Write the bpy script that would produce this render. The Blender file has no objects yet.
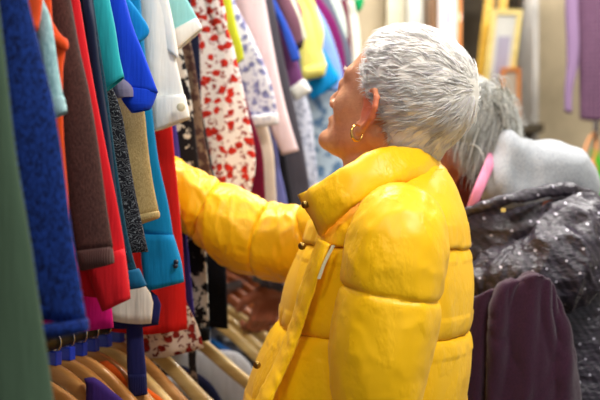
import bpy, math, random
import numpy as np
from mathutils import Vector, Matrix, noise
random.seed(7); rng = np.random.default_rng(7)
C = bpy.context.scene.collection
F = 900.0; CAMZ = 1.40
def P(px, py, d):
    return np.array([(px-300.0)/F*d, d, CAMZ-(py-200.0)/F*d])

# ---------------------------------------------------------------- object helpers
def tag(o, label=None, cat=None, group=None, kind=None):
    if label: o['label'] = label
    if cat: o['category'] = cat
    if group: o['group'] = group
    if kind: o['kind'] = kind
    return o
def empty(name, loc, label, cat, group=None):
    o = bpy.data.objects.new(name, None); C.objects.link(o)
    o.location = Vector([float(v) for v in loc]); o.empty_display_size = .05
    return tag(o, label, cat, group)
def wloc(o):
    v = Vector((0, 0, 0))
    while o is not None:
        v = v + o.location; o = o.parent
    return np.array(v)
def mk(name, verts, faces, mat, parent=None, origin=None, smooth=True, colors=None):
    """verts are in world space; the object's origin goes to `origin` or stays at the parent's"""
    verts = np.asarray(verts, float)
    po = wloc(parent) if parent is not None else np.zeros(3)
    og = np.asarray(origin, float) if origin is not None else (po if parent is not None else np.array([verts[:,0].mean(), verts[:,1].mean(), verts[:,2].min()]))
    me = bpy.data.meshes.new(name)
    me.from_pydata([tuple(map(float, v)) for v in (verts-og)], [], [tuple(int(i) for i in f) for f in faces])
    me.update()
    if smooth:
        me.polygons.foreach_set('use_smooth', [True]*len(me.polygons))
    if colors is not None:
        a = me.color_attributes.new('tint', 'FLOAT_COLOR', 'POINT')
        a.data.foreach_set('color', np.asarray(colors, np.float32).ravel())
    me.materials.append(mat)
    o = bpy.data.objects.new(name, me); C.objects.link(o)
    if parent is not None: o.parent = parent
    o.location = Vector([float(v) for v in (og-po)])
    return o
def solid(o, t=.002, off=-1):
    m = o.modifiers.new('s', 'SOLIDIFY'); m.thickness = t; m.offset = off; return o
def bev(o, w=.003, s=2):
    m = o.modifiers.new('b', 'BEVEL'); m.width = w; m.segments = s; m.limit_method = 'ANGLE'; return o
def box(lo, hi):
    x0,y0,z0 = lo; x1,y1,z1 = hi
    v = [(x0,y0,z0),(x1,y0,z0),(x1,y1,z0),(x0,y1,z0),(x0,y0,z1),(x1,y0,z1),(x1,y1,z1),(x0,y1,z1)]
    f = [(0,3,2,1),(4,5,6,7),(0,1,5,4),(1,2,6,5),(2,3,7,6),(3,0,4,7)]
    return np.array(v, float), f
def join(parts):
    V=[];Fc=[];n=0
    for v,f in parts:
        V.append(np.asarray(v,float)); Fc += [tuple(i+n for i in q) for q in f]; n += len(v)
    return np.concatenate(V), Fc
def rings(R, cap0=False, cap1=False, closed=True):
    """R: (rows, n, 3)"""
    R = np.asarray(R, float); m, n = R.shape[:2]
    V = R.reshape(-1,3); Fc = []
    nn = n if closed else n-1
    for i in range(m-1):
        for j in range(nn):
            k = (j+1) % n
            Fc.append((i*n+j, i*n+k, (i+1)*n+k, (i+1)*n+j))
    if cap0:
        V = np.vstack([V, R[0].mean(0)]); c = len(V)-1
        Fc += [(c, (j+1)%n, j) for j in range(n)]
    if cap1:
        V = np.vstack([V, R[-1].mean(0)]); c = len(V)-1; b = (m-1)*n
        Fc += [(c, b+j, b+(j+1)%n) for j in range(n)]
    return V, Fc
def resample(pts, n):
    """Catmull-Rom through control rows of any width"""
    p = np.asarray(pts, float); m = len(p)
    if m == 2:
        t = np.linspace(0,1,n)[:,None]; return p[0]*(1-t)+p[1]*t
    s = np.concatenate([[0], np.cumsum(np.linalg.norm(np.diff(p,axis=0),axis=1)+1e-6)])
    h = np.diff(s); dl = np.diff(p,axis=0)/h[:,None]; tg = np.zeros_like(p); tg[0]=dl[0]; tg[-1]=dl[-1]
    if m > 2: tg[1:-1] = (dl[:-1]*h[1:,None]+dl[1:]*h[:-1,None])/(h[1:]+h[:-1])[:,None]
    out = []
    for t in np.linspace(0, s[-1], n):
        i = min(np.searchsorted(s, t, 'right')-1, m-2); u = (t-s[i])/h[i]
        out.append((2*u**3-3*u*u+1)*p[i]+(u**3-2*u*u+u)*h[i]*tg[i]+(-2*u**3+3*u*u)*p[i+1]+(u**3-u*u)*h[i]*tg[i+1])
    return np.array(out)
def tube(path, rad, n=10, m=None, cap=True, rz=None):
    pts = resample(path, m or max(len(path),2)) if m else np.asarray(path, float)
    r = np.broadcast_to(np.asarray(rad,float), (len(pts),)) if np.ndim(rad)==0 else np.interp(np.linspace(0,1,len(pts)), np.linspace(0,1,len(rad)), rad)
    T = np.gradient(pts, axis=0); T /= np.linalg.norm(T,axis=1)[:,None]+1e-12
    up = np.array([0,1,0.]) if abs(T[0][1])<.9 else np.array([1.,0,0])
    R=[]; a = up - T[0]*np.dot(up,T[0]); a/=np.linalg.norm(a)
    th = np.linspace(0,2*np.pi,n,endpoint=False)
    for i in range(len(pts)):
        a = a - T[i]*np.dot(a,T[i]); a/=np.linalg.norm(a); b=np.cross(T[i],a)
        k = 1 if rz is None else rz
        R.append(pts[i]+r[i]*(np.cos(th)[:,None]*a*k+np.sin(th)[:,None]*b))
    return rings(R, cap, cap)
def uvs(c, r, n=16, m=10, rot=None):
    R=[]
    for i in range(1,m):
        ph=np.pi*i/m; th=np.linspace(0,2*np.pi,n,endpoint=False)
        R.append(np.stack([np.sin(ph)*np.cos(th),np.sin(ph)*np.sin(th),np.full(n,np.cos(ph))],1))
    V,Fc=rings(R,True,True); V[-2]=(0,0,1); V[-1]=(0,0,-1)
    V=V*np.asarray(r,float)
    if rot is not None: V=V@np.asarray(rot).T
    return V+np.asarray(c), Fc

# ---------------------------------------------------------------- SDF meshing (surface nets on a sparse grid)
def smin(a,b,k): 
    h=np.clip(.5+.5*(b-a)/k,0,1); return b*(1-h)+a*h-k*h*(1-h)
def smax(a,b,k): return -smin(-a,-b,k)
def s_sph(p,c,r): return np.linalg.norm(p-np.asarray(c),axis=1)-r
def s_ell(p,c,r,R=None):
    q=p-np.asarray(c)
    if R is not None: q=q@np.asarray(R)
    r=np.asarray(r,float); k0=np.linalg.norm(q/r,axis=1); k1=np.linalg.norm(q/(r*r),axis=1)+1e-9
    return k0*(k0-1)/k1
def s_cone(p,a,b,ra,rb):
    a=np.asarray(a,float);b=np.asarray(b,float);ab=b-a
    t=np.clip(((p-a)@ab)/(ab@ab+1e-12),0,1)
    return np.linalg.norm(p-a-t[:,None]*ab,axis=1)-(ra+(rb-ra)*t)
def sdf_mesh(f, lo, hi, h, smooth_it=2):
    lo=np.asarray(lo,float);hi=np.asarray(hi,float)
    S=8; n=(np.ceil((hi-lo)/(h*S)).astype(int))*S+1
    cn=(n-1)//S
    cc=[lo[i]+(np.arange(cn[i])+.5)*S*h for i in range(3)]
    G=np.stack(np.meshgrid(*cc,indexing='ij'),-1).reshape(-1,3)
    dv=f(G).reshape(cn)
    val=np.ones(n,np.float32)
    act=np.abs(dv)<S*h*1.35
    ins=np.argwhere(dv<0)
    for (i,j,k) in ins: val[i*S:i*S+S+1,j*S:j*S+S+1,k*S:k*S+S+1]=-1
    o=np.arange(S+1); off=np.stack(np.meshgrid(o,o,o,indexing='ij'),-1).reshape(-1,3)
    A=np.argwhere(act)
    for s in range(0,len(A),400):
        idx=(A[s:s+400,None,:]*S+off[None]).reshape(-1,3)
        v=f(lo+idx*h); val[idx[:,0],idx[:,1],idx[:,2]]=v
    neg=val<0
    c=neg[:-1,:-1,:-1].astype(np.int8)
    cnt=sum(neg[i:n[0]-1+i,j:n[1]-1+j,k:n[2]-1+k].astype(np.int8) for i in(0,1) for j in(0,1) for k in(0,1))
    cells=np.argwhere((cnt>0)&(cnt<8))
    vid=-np.ones(n-1,np.int64); vid[cells[:,0],cells[:,1],cells[:,2]]=np.arange(len(cells))
    acc=np.zeros((len(cells),3)); w=np.zeros(len(cells))
    cor=[(0,0,0),(1,0,0),(0,1,0),(1,1,0),(0,0,1),(1,0,1),(0,1,1),(1,1,1)]
    ed=[(0,1),(2,3),(4,5),(6,7),(0,2),(1,3),(4,6),(5,7),(0,4),(1,5),(2,6),(3,7)]
    cv=[val[tuple((cells+np.array(q)).T)] for q in cor]
    for a,b in ed:
        va,vb=cv[a],cv[b]; m=(va<0)!=(vb<0); t=np.where(m,va/np.where(m,va-vb,1),0)
        p=np.array(cor[a])+t[:,None]*(np.array(cor[b])-np.array(cor[a])); acc[m]+=p[m]; w[m]+=1
    V=lo+(cells+acc/w[:,None])*h
    Q=[]
    for ax in range(3):
        sl0=[slice(None)]*3; sl1=[slice(None)]*3; sl0[ax]=slice(0,-1); sl1[ax]=slice(1,None)
        a=neg[tuple(sl0)]; b=neg[tuple(sl1)]; e=np.argwhere(a!=b)
        u,v=(ax+1)%3,(ax+2)%3
        e=e[(e[:,u]>0)&(e[:,v]>0)&(e[:,u]<n[u]-1)&(e[:,v]<n[v]-1)]
        fl=a[tuple(e.T)]
        def g(du,dv_):
            q=e.copy(); q[:,u]-=du; q[:,v]-=dv_; return vid[tuple(q.T)]
        q=np.stack([g(1,1),g(0,1),g(0,0),g(1,0)],1)
        q[~fl]=q[~fl][:,::-1]; Q.append(q)
    Q=np.concatenate(Q)
    Q=Q[(Q>=0).all(1)]
    for _ in range(smooth_it):
        s=np.zeros_like(V); ww=np.zeros(len(V))
        for i in range(4):
            for j in ((i+1)%4,(i+3)%4):
                np.add.at(s,Q[:,i],V[Q[:,j]]); np.add.at(ww,Q[:,i],1)
        V=V*.5+.5*s/np.maximum(ww,1)[:,None]
    return V,Q

# ---------------------------------------------------------------- materials
def lin(c): 
    out=[]
    for v in c:
        v=v/255.; out.append(v/12.92 if v<=.04045 else ((v+.055)/1.055)**2.4)
    return (*out,1)
class NT:
    def __init__(s,name,rough=.8):
        s.m=bpy.data.materials.new(name); s.m.use_nodes=True; s.t=s.m.node_tree; s.b=s.t.nodes['Principled BSDF']
        s.b.inputs['Roughness'].default_value=rough; s._tc=None
    def n(s,ty,**k):
        o=s.t.nodes.new(ty)
        for a,v in k.items():
            if a in o.inputs: o.inputs[a].default_value=v
            else: setattr(o,a,v)
        return o
    def l(s,a,b): s.t.links.new(a,b)
    def co(s,scale=(1,1,1),rot=(0,0,0)):
        tc=s.n('ShaderNodeTexCoord'); mp=s.n('ShaderNodeMapping'); mp.inputs['Scale'].default_value=scale; mp.inputs['Rotation'].default_value=rot
        s.l(tc.outputs['Object'],mp.inputs['Vector']); return mp.outputs['Vector']
    def noise(s,sc,det=3,co=None,rough=.6):
        o=s.n('ShaderNodeTexNoise'); o.inputs['Scale'].default_value=sc; o.inputs['Detail'].default_value=det; o.inputs['Roughness'].default_value=rough
        s.l(co or s.co(),o.inputs['Vector']); return o.outputs['Fac']
    def ramp(s,fac,stops,interp='LINEAR'):
        r=s.n('ShaderNodeValToRGB'); r.color_ramp.interpolation=interp
        while len(r.color_ramp.elements)<len(stops): r.color_ramp.elements.new(.5)
        for e,(p,c) in zip(r.color_ramp.elements,stops): e.position=p; e.color=c
        s.l(fac,r.inputs['Fac']); return r.outputs['Color']
    def mix(s,fac,a,b,mode='MIX'):
        m=s.n('ShaderNodeMix',data_type='RGBA',blend_type=mode)
        for sock,v in ((m.inputs[0],fac),(m.inputs[6],a),(m.inputs[7],b)):
            if hasattr(v,'is_linked'): s.l(v,sock)
            else: sock.default_value=v
        return m.outputs[2]
    def bump(s,h,st=.3,dist=.002,chain=None):
        b=s.n('ShaderNodeBump'); b.inputs['Strength'].default_value=st; b.inputs['Distance'].default_value=dist
        s.l(h,b.inputs['Height'])
        if chain is not None: s.l(chain,b.inputs['Normal'])
        s.l(b.outputs['Normal'],s.b.inputs['Normal']); return b.outputs['Normal']
    def col(s,c):
        if hasattr(c,'is_linked'): s.l(c,s.b.inputs['Base Color'])
        else: s.b.inputs['Base Color'].default_value=c
W4=(1,1,1,1); K4=(0,0,0,1)
def plain(name,c,rough=.5,metal=0,spec=.5,bump=0,bs=60):
    t=NT(name,rough); t.b.inputs['Metallic'].default_value=metal; t.b.inputs['Specular IOR Level'].default_value=spec
    n=t.noise(9,3); a=lin(c); b=tuple(min(1,v*.8) for v in a[:3])+(1,)
    t.col(t.ramp(n,[(.3,b),(.7,a)]))
    if bump: t.bump(t.noise(bs,4),bump)
    return t.m
def fabric(name,c,kind='plain',c2=None,c3=None,s=1.0,sheen=.04,rough=.88):
    t=NT('fabric_'+name,rough); a=lin(c); t.b.inputs['Sheen Weight'].default_value=sheen; t.b.inputs['Specular IOR Level'].default_value=.15
    b=lin(c2) if c2 else None
    weave=t.noise(900,2); big=t.noise(14,3)
    if kind=='plain':
        col=t.mix(big,tuple(v*.88 for v in a[:3])+(1,),a)
        fold=t.noise(38,3,t.co((1,.6,.13)),.5)
        t.bump(weave,.12,.001,t.bump(fold,.55,.012,t.bump(big,.2,.01)))
    elif kind=='knit':
        v=t.co((1,1,.45)); n=t.noise(420*s,3,v,.75)
        b=b or tuple(x*.6 for x in a[:3])+(1,)
        col=t.ramp(n,[(.38,b),(.62,a)]); t.bump(n,.5,.002)
    elif kind=='rib':
        w=t.n('ShaderNodeTexWave',bands_direction='X'); w.inputs['Scale'].default_value=60*s; w.inputs['Distortion'].default_value=.6
        t.l(t.co(),w.inputs['Vector']); n=t.noise(200,3)
        col=t.mix(n,tuple(v*.75 for v in a[:3])+(1,),a); t.bump(w.outputs['Fac'],.5,.003)
    elif kind=='floral':
        def blob(sc,thr,soft,seed,dist=.25):
            v=t.co((s,s,s),(math.pi/2,0,0)); nz=t.n('ShaderNodeTexNoise'); nz.inputs['Scale'].default_value=sc*1.4; nz.inputs['Detail'].default_value=2
            nz.noise_dimensions='2D'; t.l(v,nz.inputs['Vector'])
            ad=t.n('ShaderNodeVectorMath',operation='MULTIPLY_ADD'); t.l(nz.outputs['Color'],ad.inputs[0]); ad.inputs[1].default_value=(dist/sc*6,)*3; t.l(v,ad.inputs[2])
            of=t.n('ShaderNodeVectorMath',operation='ADD'); t.l(ad.outputs[0],of.inputs[0]); of.inputs[1].default_value=(seed,seed*.37,seed*.71)
            vo=t.n('ShaderNodeTexVoronoi',voronoi_dimensions='2D'); vo.inputs['Scale'].default_value=sc; vo.inputs['Randomness'].default_value=.85; t.l(of.outputs[0],vo.inputs['Vector'])
            return t.ramp(vo.outputs['Distance'],[(thr-soft,W4),(thr+soft,K4)])
        f1=blob(38,.30,.025,1.3,.10); f2=blob(64,.22,.03,7.7,.25); 
        vn=t.n('ShaderNodeTexNoise'); vn.inputs['Scale'].default_value=120; t.l(t.co(),vn.inputs['Vector'])
        petal=t.mix(t.ramp(vn.outputs['Fac'],[(.4,K4),(.62,W4)]),b,tuple(x*.55 for i,x in enumerate(b[:3]))+(1,))
        third=lin(c3) if c3 else b
        col=t.mix(f2,a,third); col=t.mix(f1,col,petal); t.bump(weave,.1,.001,t.bump(t.noise(38,3,t.co((1,.6,.13)),.5),.45,.012))
    elif kind=='paisley':
        v=t.co((s,s,s)); m=t.n('ShaderNodeTexMusgrave') if False else None
        w=t.n('ShaderNodeTexWave',wave_type='RINGS'); w.inputs['Scale'].default_value=16; w.inputs['Distortion'].default_value=14; w.inputs['Detail'].default_value=3; w.inputs['Detail Scale'].default_value=2.2
        t.l(v,w.inputs['Vector'])
        col=t.ramp(w.outputs['Fac'],[(.45,a),(.62,b),(.8,a)]); t.bump(w.outputs['Fac'],.2)
    elif kind=='patch':
        n=t.noise(22*s,3,None,.6); col=t.ramp(n,[(.5,a),(.54,b)]); t.bump(weave,.3)
    elif kind=='check':
        v=t.co((1,1,1)); br=t.n('ShaderNodeTexBrick'); br.offset=0; br.inputs['Scale'].default_value=1
        for nm,val in (('Mortar Size',.003),('Brick Width',.015),('Row Height',.015),('Mortar Smooth',.3)): br.inputs[nm].default_value=val
        br.inputs['Color1'].default_value=a; br.inputs['Color2'].default_value=tuple(x*.85 for x in a[:3])+(1,); br.inputs['Mortar'].default_value=b
        sp=t.n('ShaderNodeSeparateXYZ'); cb=t.n('ShaderNodeCombineXYZ'); t.l(v,sp.inputs[0]); t.l(sp.outputs['X'],cb.inputs['X']); t.l(sp.outputs['Z'],cb.inputs['Y']); t.l(cb.outputs[0],br.inputs['Vector'])
        col=br.outputs['Color']
    t.col(col); return t.m

# ---------------------------------------------------------------- the room
def struct(name,V,Fc,mat): 
    o=mk(name,V,Fc,mat,smooth=False); o['kind']='structure'; return o
m_wall=plain('wall_paint',(190,173,143),.8,bump=.1,bs=120)
m_wallw=plain('white_paint',(222,220,205),.7)
m_floor=plain('floor_vinyl',(78,70,62),.5)
m_ceil=plain('ceiling_paint',(228,226,220),.9)
struct('floor',*box((-1.6,-1.2,-.05),(2.6,4.2,0)),m_floor)
struct('ceiling',*box((-1.6,-1.2,2.8),(2.6,4.2,2.85)),m_ceil)
struct('wall_back',*box((-1.6,4.1,0),(2.6,4.2,2.8)),m_wall)
struct('wall_left',*box((-1.6,-1.2,0),(-1.5,4.1,2.8)),m_wall)
struct('wall_right',*box((2.5,-1.2,0),(2.6,4.1,2.8)),m_wallw)
struct('baseboard_back',*box((-1.5,4.08,0),(2.5,4.1,.1)),m_wallw)
x0,x1=P(387,0,4.0)[0],P(407,0,4.0)[0]
struct('trim_1',*box((x0,3.98,0),(x1,4.1,2.8)),plain('cream_post',(214,205,180),.6))
x0,x1=P(407,0,3.9)[0],P(431,0,3.9)[0]
struct('trim_2',*box((x0,3.86,0),(x1,4.1,2.8)),plain('white_post',(225,225,215),.6))
# ceiling lamps (emissive diffusers with the light they give)
m_lamp=NT('lamp_diffuser'); m_lamp.b.inputs['Emission Color'].default_value=(1,.97,.92,1); m_lamp.b.inputs['Emission Strength'].default_value=3
m_lampf=plain('lamp_frame',(235,235,235),.5)
LAMPS=[(-.35,.1),(.9,.5),(-.1,1.9),(1.1,2.3),(0.6,3.5)]
LP=[15,36,38,40,34]
for (lx,ly),pw in zip(LAMPS,LP):
    r=empty('ceiling_lamp',(lx,ly,2.8),'white rectangular flat ceiling lamp with a thin frame','lamp','ceiling lamps')
    mk('lamp_frame',*join([box((lx-.32,ly-.17,2.765),(lx+.32,ly-.15,2.799)),box((lx-.32,ly+.15,2.765),(lx+.32,ly+.17,2.799)),box((lx-.32,ly-.15,2.765),(lx-.3,ly+.15,2.799)),box((lx+.3,ly-.15,2.765),(lx+.32,ly+.15,2.799))]),m_lampf,r,smooth=False)
    mk('diffuser',*box((lx-.3,ly-.15,2.775),(lx+.3,ly+.15,2.785)),m_lamp.m,r,smooth=False)
    L=bpy.data.lights.new('lamp','AREA'); L.shape='RECTANGLE'; L.size=.6; L.size_y=.3; L.energy=pw; L.color=(1,.97,.92)
    o=bpy.data.objects.new('lamp_light',L); C.objects.link(o); o.location=(0,0,-.04); o.parent=r
# unseen fill light added behind the camera, tinted cool like daylight
L=bpy.data.lights.new('front_fill','AREA'); L.shape='RECTANGLE'; L.size=2.2; L.size_y=1.8; L.energy=9; L.color=(.93,.97,1)
o=bpy.data.objects.new('front_fill_light',L); C.objects.link(o); o.location=(.9,-1.15,1.9); o.rotation_euler=(math.radians(78),0,math.radians(12))
w=bpy.data.worlds.new('w'); bpy.context.scene.world=w; w.use_nodes=True
w.node_tree.nodes['Background'].inputs[0].default_value=(.92,.95,1,1); w.node_tree.nodes['Background'].inputs[1].default_value=.22

# ---------------------------------------------------------------- clothes rack
def Xc(d): return -.5+.238*(d-.8)
RZ=2.08; LZ=1.188
m_steel=plain('chrome',(190,190,190),.25,1); m_dsteel=plain('dark_metal',(60,60,62),.35,.8)
rk=empty('clothes_rack',(Xc(1.7),1.7,0),'two tier metal clothes rack filled with garments along the left','clothes rack')
def rp(d,z,dx=0): return (Xc(d)+dx,d,z)
mk('rail',*tube([rp(.55,RZ),rp(2.85,RZ)],.0125,14),m_steel,rk)
mk('rail',*tube([rp(.55,LZ),rp(2.85,LZ)],.0125,14),m_dsteel,rk)
for d in (.57,2.83):
    mk('upright',*tube([rp(d,.02),rp(d,RZ+.02)],.016,14),m_steel,rk)
    mk('foot',*tube([rp(d,.03,-.3),rp(d,.03,.3)],.016,12),m_steel,rk)

# ---------------------------------------------------------------- garments
def loft(name,rows,d,mat,parent,th=.02,amp=.006,fr=22,seed=0,n=72,m=60,hemwave=.004,top=True,tilt=0.0,open_=True,power=.95,pinch=0):
    """rows: world (xl,zl,xr,zr) top to bottom"""
    R=resample(rows,m); out=[]
    u=np.linspace(0,2*np.pi,n,endpoint=False); rs=np.random.default_rng(seed)
    ph=rs.uniform(0,6.28,4); k=rs.uniform(.6,1.5,4)
    cu=np.sign(np.cos(u))*np.abs(np.cos(u))**power; su=np.sign(np.sin(u))*np.abs(np.sin(u))**.8
    for i,(xl,zl,xr,zr) in enumerate(R):
        v=i/(m-1); w=(cu+1)/2
        x=xl+(xr-xl)*w; z=zl+(zr-zl)*w
        s=x-xl; g=min(1,.25+v*1.1)
        fold=sum(math.sqrt(1/(j+1))*np.sin(fr*k[j]*(j*.6+1)*(x*1.0)+ph[j]+v*rs.uniform(.9,1.0)*(j+.5)*1.4) for j in range(4))/2
        t=th*.85*(1-.35*(1-g))*(1-.5*v**2)
        y=d+t*su+amp*g*fold-tilt*(x-(xl+xr)/2)
        z=z+hemwave*(v**8)*np.sin(ph[1]+x*40)
        out.append(np.stack([x,y,z],1))
    V,Fc=rings(out,top,not open_)
    o=mk(name,V,Fc,mat,parent)
    if open_: solid(o,.0022)
    return o
def px_rows(rows,d):
    out=[]
    for a in rows:
        xl,yl,xr,yr=a; p=P(xl,yl,d); q=P(xr,yr,d); out.append((p[0],p[2],q[0],q[2]))
    return out
def body_rows(edge,d,left=None,neck=.06,top=True,hemdy=0):
    """edge: list of (x,y) px of the right-hand outline; left mirrored about the rail unless given"""
    c=Xc(d); out=[]
    e=[P(x,y,d) for x,y in edge]
    if top:
        s=(e[1][0]-e[0][0])/(e[1][2]-e[0][2]+1e-9); s=max(min(s,0),-.35)
        zt=min(1.98,RZ-.1)
        if e[0][2]<zt:
            xr=e[0][0]+s*(zt-e[0][2])
        else: xr=e[0][0]; zt=e[0][2]+.005
        xr=max(xr,c+.08)
        out.append((c-.03,RZ-.03,c+.03,RZ-.03)); out.append((c-neck-.01,RZ-.055,c+neck+.01,RZ-.055))
        if zt<RZ-.08: out.append((2*c-(xr+c+neck)/2,(zt+RZ-.055)/2+.008,(xr+c+neck)/2,(zt+RZ-.055)/2+.008)); 
        out.append((2*c-xr,zt,xr,zt))
    for i,p in enumerate(e):
        xl=2*c-p[0] if left is None else P(left,0,d)[0]
        if left is None: xl=min(xl,p[0]-.12)
        v=i/(len(e)-1); out.append((xl,p[2]+hemdy*v**3,p[0],p[2]))
    return out
UG='clothes on the upper rail'; LG='clothes on the lower rail'
seedc=[10]
def garment(name,label,cat,d,mat,edge=None,sleeves=(),narrow=.11,bot=None,group=UG,th=.017,amp=.006,fr=22,left=None,extras=None,hemdy=0,sl_name='sleeve',cuffs=()):
    """edge => the outline of the body; sleeves => list of px row lists; else a narrow folded body hangs behind"""
    seedc[0]+=1; sd=seedc[0]
    c=Xc(d)
    if edge is not None: br=body_rows(edge,d,left,hemdy=hemdy)
    else:
        zb=P(0,bot,d)[2]; br=[(c-.03,RZ-.03,c+.03,RZ-.03),(c-.07,RZ-.055,c+.07,RZ-.055),(c-.11,1.99,c+narrow,1.99),(c-.12,1.7,c+narrow,1.7),(c-.12,zb,c+narrow,zb)]
    if sleeves or cuffs:
        r=empty(name,(c,d,min(min(a[1],a[3]) for a in br)),label,cat,group)
        loft('body',br,d,mat,r,th,amp,fr,sd)
        for i,s in enumerate(sleeves):
            rows=px_rows(s,d-.004)
            zt=max(rows[0][1],rows[0][3])
            if zt<1.97:
                xa,za,xb,zb2=rows[0]; dx=(rows[0][2]-rows[1][2])/(rows[0][3]-rows[1][3]+1e-6)
                xt=max(c+.02,min(xb,xb+max(-.35,min(0,dx))*(1.97-zt)))
                if dx>-.9 and zt>1.45 and P(0,8,d)[2]<zt: rows=[(xt-abs(xb-xa)*1.1-.005,1.975,xt,1.97)]+rows
            loft(sl_name,rows,d-.004,mat,r,th*.9,amp*.8,fr*1.2,sd+50+i,hemwave=.003)
        for nm,s,mt,t2 in cuffs:
            loft(nm,px_rows(s,d-.004),d-.004,mt,r,t2,.001,10,sd+90,m=10,hemwave=0,power=.6)
        o=r
    else:
        zmin=min(min(a[1],a[3]) for a in br)
        o=loft(name,br,d,mat,None,th,amp,fr,sd); tag(o,label,cat,group)
    if extras: extras(o)
    return o
m_blackin=fabric('dark_lining',(20,18,22))
# nearest first
garment('long_dress','dark olive green long dress hanging nearest on the far left','dress',.80,fabric('green',(66,86,68),'plain'),
        [(-6,0),(2,60),(13,150),(26,230),(36,310),(47,400),(62,520),(70,640)],th=.02,amp=.014,fr=34)
garment('jumper','blue speckled knit jumper between the olive dress and orange top','jumper',.88,fabric('blue_knit',(26,58,138),'knit',(6,14,46),s=1.0),
        [(26,0),(38,50),(50,100),(60,160),(68,220),(78,280),(86,322)],th=.022,amp=.005,hemdy=-.012,
        cuffs=[('hem_band',[(-60,343,86,320),(-60,346,86.5,324),(-60,351,87,330)],fabric('blue_rib',(26,56,136),'knit',(6,14,50)),.0225)])
OR=fabric('orange',(232,84,38),'plain')
garment('tank_top','orange strappy top with its tip ending at the frame top left','top',.945,OR,None,[[(20,0,41,0),(28,20,39,18),(34,33,36,34)]],narrow=.10,bot=150,th=.01)
def holes(o): pass
AQ=fabric('aqua_knit',(168,208,210),'knit',(130,172,178),s=.6)
garment('cardigan','pale aqua open-knit cardigan with its sleeve over an orange blouse','cardigan',.975,AQ,None,
        [[(34,0,42,2),(36,20,48,16),(39,45,53,45),(45,75,57,72),(51,105,62,98)]],narrow=.10,bot=150,th=.012,amp=.002,
        cuffs=[('cuff',[(50,104,62,97),(52,118,65,112)],fabric('aqua_rib',(170,208,212),'rib',s=2.5),.0125)])
OR2=fabric('orange_blouse',(228,78,30),'plain')
garment('blouse','bright orange blouse behind the pale aqua cardigan','blouse',1.0,OR2,
        [(50,0),(53,28),(65,42),(62,60),(61,90),(62,140),(66,190),(69,235),(72,290)],th=.012,amp=.003,
        cuffs=[('armhole_trim',[(54,36,65,40),(54,39,66,45),(54,43,65,49)],OR2,.014)])
BR=fabric('brown_knit',(84,54,48),'knit',(58,36,34),s=1.2)
garment('jumper','brown fine-knit jumper with ribbed sleeve end beside the red top','jumper',1.05,BR,None,
        [[(40,0,69,0),(48,50,78,50),(56,100,87,90),(62,160,97,150),(70,215,105,210),(79,255,111,250)]],narrow=.10,bot=330,th=.02,amp=.003,
        cuffs=[('cuff',[(78,252,110.5,248),(82,270,112.5,263)],fabric('brown_rib',(86,58,54),'rib',s=2),.0205)])
RD=fabric('red_jersey',(214,28,38),'plain')
garment('top','bright red jersey top beside the brown jumper','top',1.10,RD,
        [(78,0),(91,80),(104,150),(116,210),(123,250),(128,296)],th=.016,amp=.004,left=-50,hemdy=-.0,
        cuffs=[('side_panel',[(86,262,123,250),(96,290,127,283),(104,311,128.5,299)],RD,.019)])
garment('blouse','magenta pink blouse with its hem under the red top','blouse',1.135,fabric('pink',(218,20,120),'plain'),
        [(74,0),(84,80),(92,150),(100,220),(107,280),(112,331)],th=.012,amp=.003)
DT=fabric('dark_teal',(14,66,84),'knit',(8,40,56),s=1.3)
garment('cardigan','dark teal cardigan with a folded blue-teal sleeve band','cardigan',1.17,DT,
        [(92,0),(99,50),(106,95),(113,150),(122,210),(130,250),(138,276)],th=.014,amp=.004,
        cuffs=[('placket',[(84,0,91,0),(91,60,98,60),(101,130,108,130),(112,210,118,210),(122,262,128,262)],fabric('navy_trim',(14,26,52)),.016),
               ('cuff',[(112,275,138,270),(126,289,145.5,286)],fabric('teal_cuff',(12,84,120)),.0150)])
TQ=fabric('turquoise',(40,170,180),'plain')
garment('t_shirt','turquoise short-sleeved t-shirt in front of the royal blue one','t-shirt',1.21,TQ,None,
        [[(85,0,108,0),(93,30,114,30),(99,60,118,57),(105,93,123,80)]],narrow=.1,bot=260,th=.02,amp=.004,fr=30)
garment('shawl','black and grey paisley shawl hanging between teal and gold knits','shawl',1.245,fabric('paisley',(26,26,32),'paisley',(140,145,150),s=2.2),
        [(96,30),(108,80),(119,110),(126,150),(133,190),(141,228),(147,255)],th=.014,amp=.006,fr=34)
garment('cardigan','grey lilac cardigan sleeve end peeping under the royal blue sleeve','cardigan',1.285,fabric('lilac_grey',(140,132,160),'plain'),None,
        [[(108,76,118,76),(114,87,131,88),(119,99,132,97)]],narrow=.08,bot=250,th=.012,amp=.002)
RB=fabric('royal_blue',(22,68,214),'plain')
garment('t_shirt','royal blue short-sleeved t-shirt over the gold knit','t-shirt',1.30,RB,None,
        [[(104,0,124,0),(110,28,132,28),(115,58,143,55),(118,84,157,93)],[(119,88,156,92),(124,100,153,101),(133,112,149,110)]],narrow=.09,bot=200,th=.02,amp=.003,fr=24)
garment('jumper','beige gold knit jumper with scalloped hem below the royal blue sleeve','jumper',1.345,fabric('gold_knit',(196,170,116),'knit',(164,138,88),s=1.6),
        [(116,40),(137,75),(143,112),(147,150),(153,190),(158,214)],th=.014,amp=.003,left=60,hemdy=-.012,
        cuffs=[('scalloped_hem',[(130,218,158,212),(136,225,158.5,217)],fabric('gold_hem',(190,165,112),'knit',(160,138,90),s=1.6),.0155)])
garment('t_shirt','bright cyan t-shirt with one pointed sleeve beside the royal blue one','t-shirt',1.375,fabric('cyan',(20,140,205),'plain'),None,
        [[(118,0,128,0),(124,14,139,14),(130,28,148,31),(134,44,138,41)]],narrow=.08,bot=200,th=.013,amp=.002)
TB=fabric('teal_blue',(10,124,178),'plain')
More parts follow.
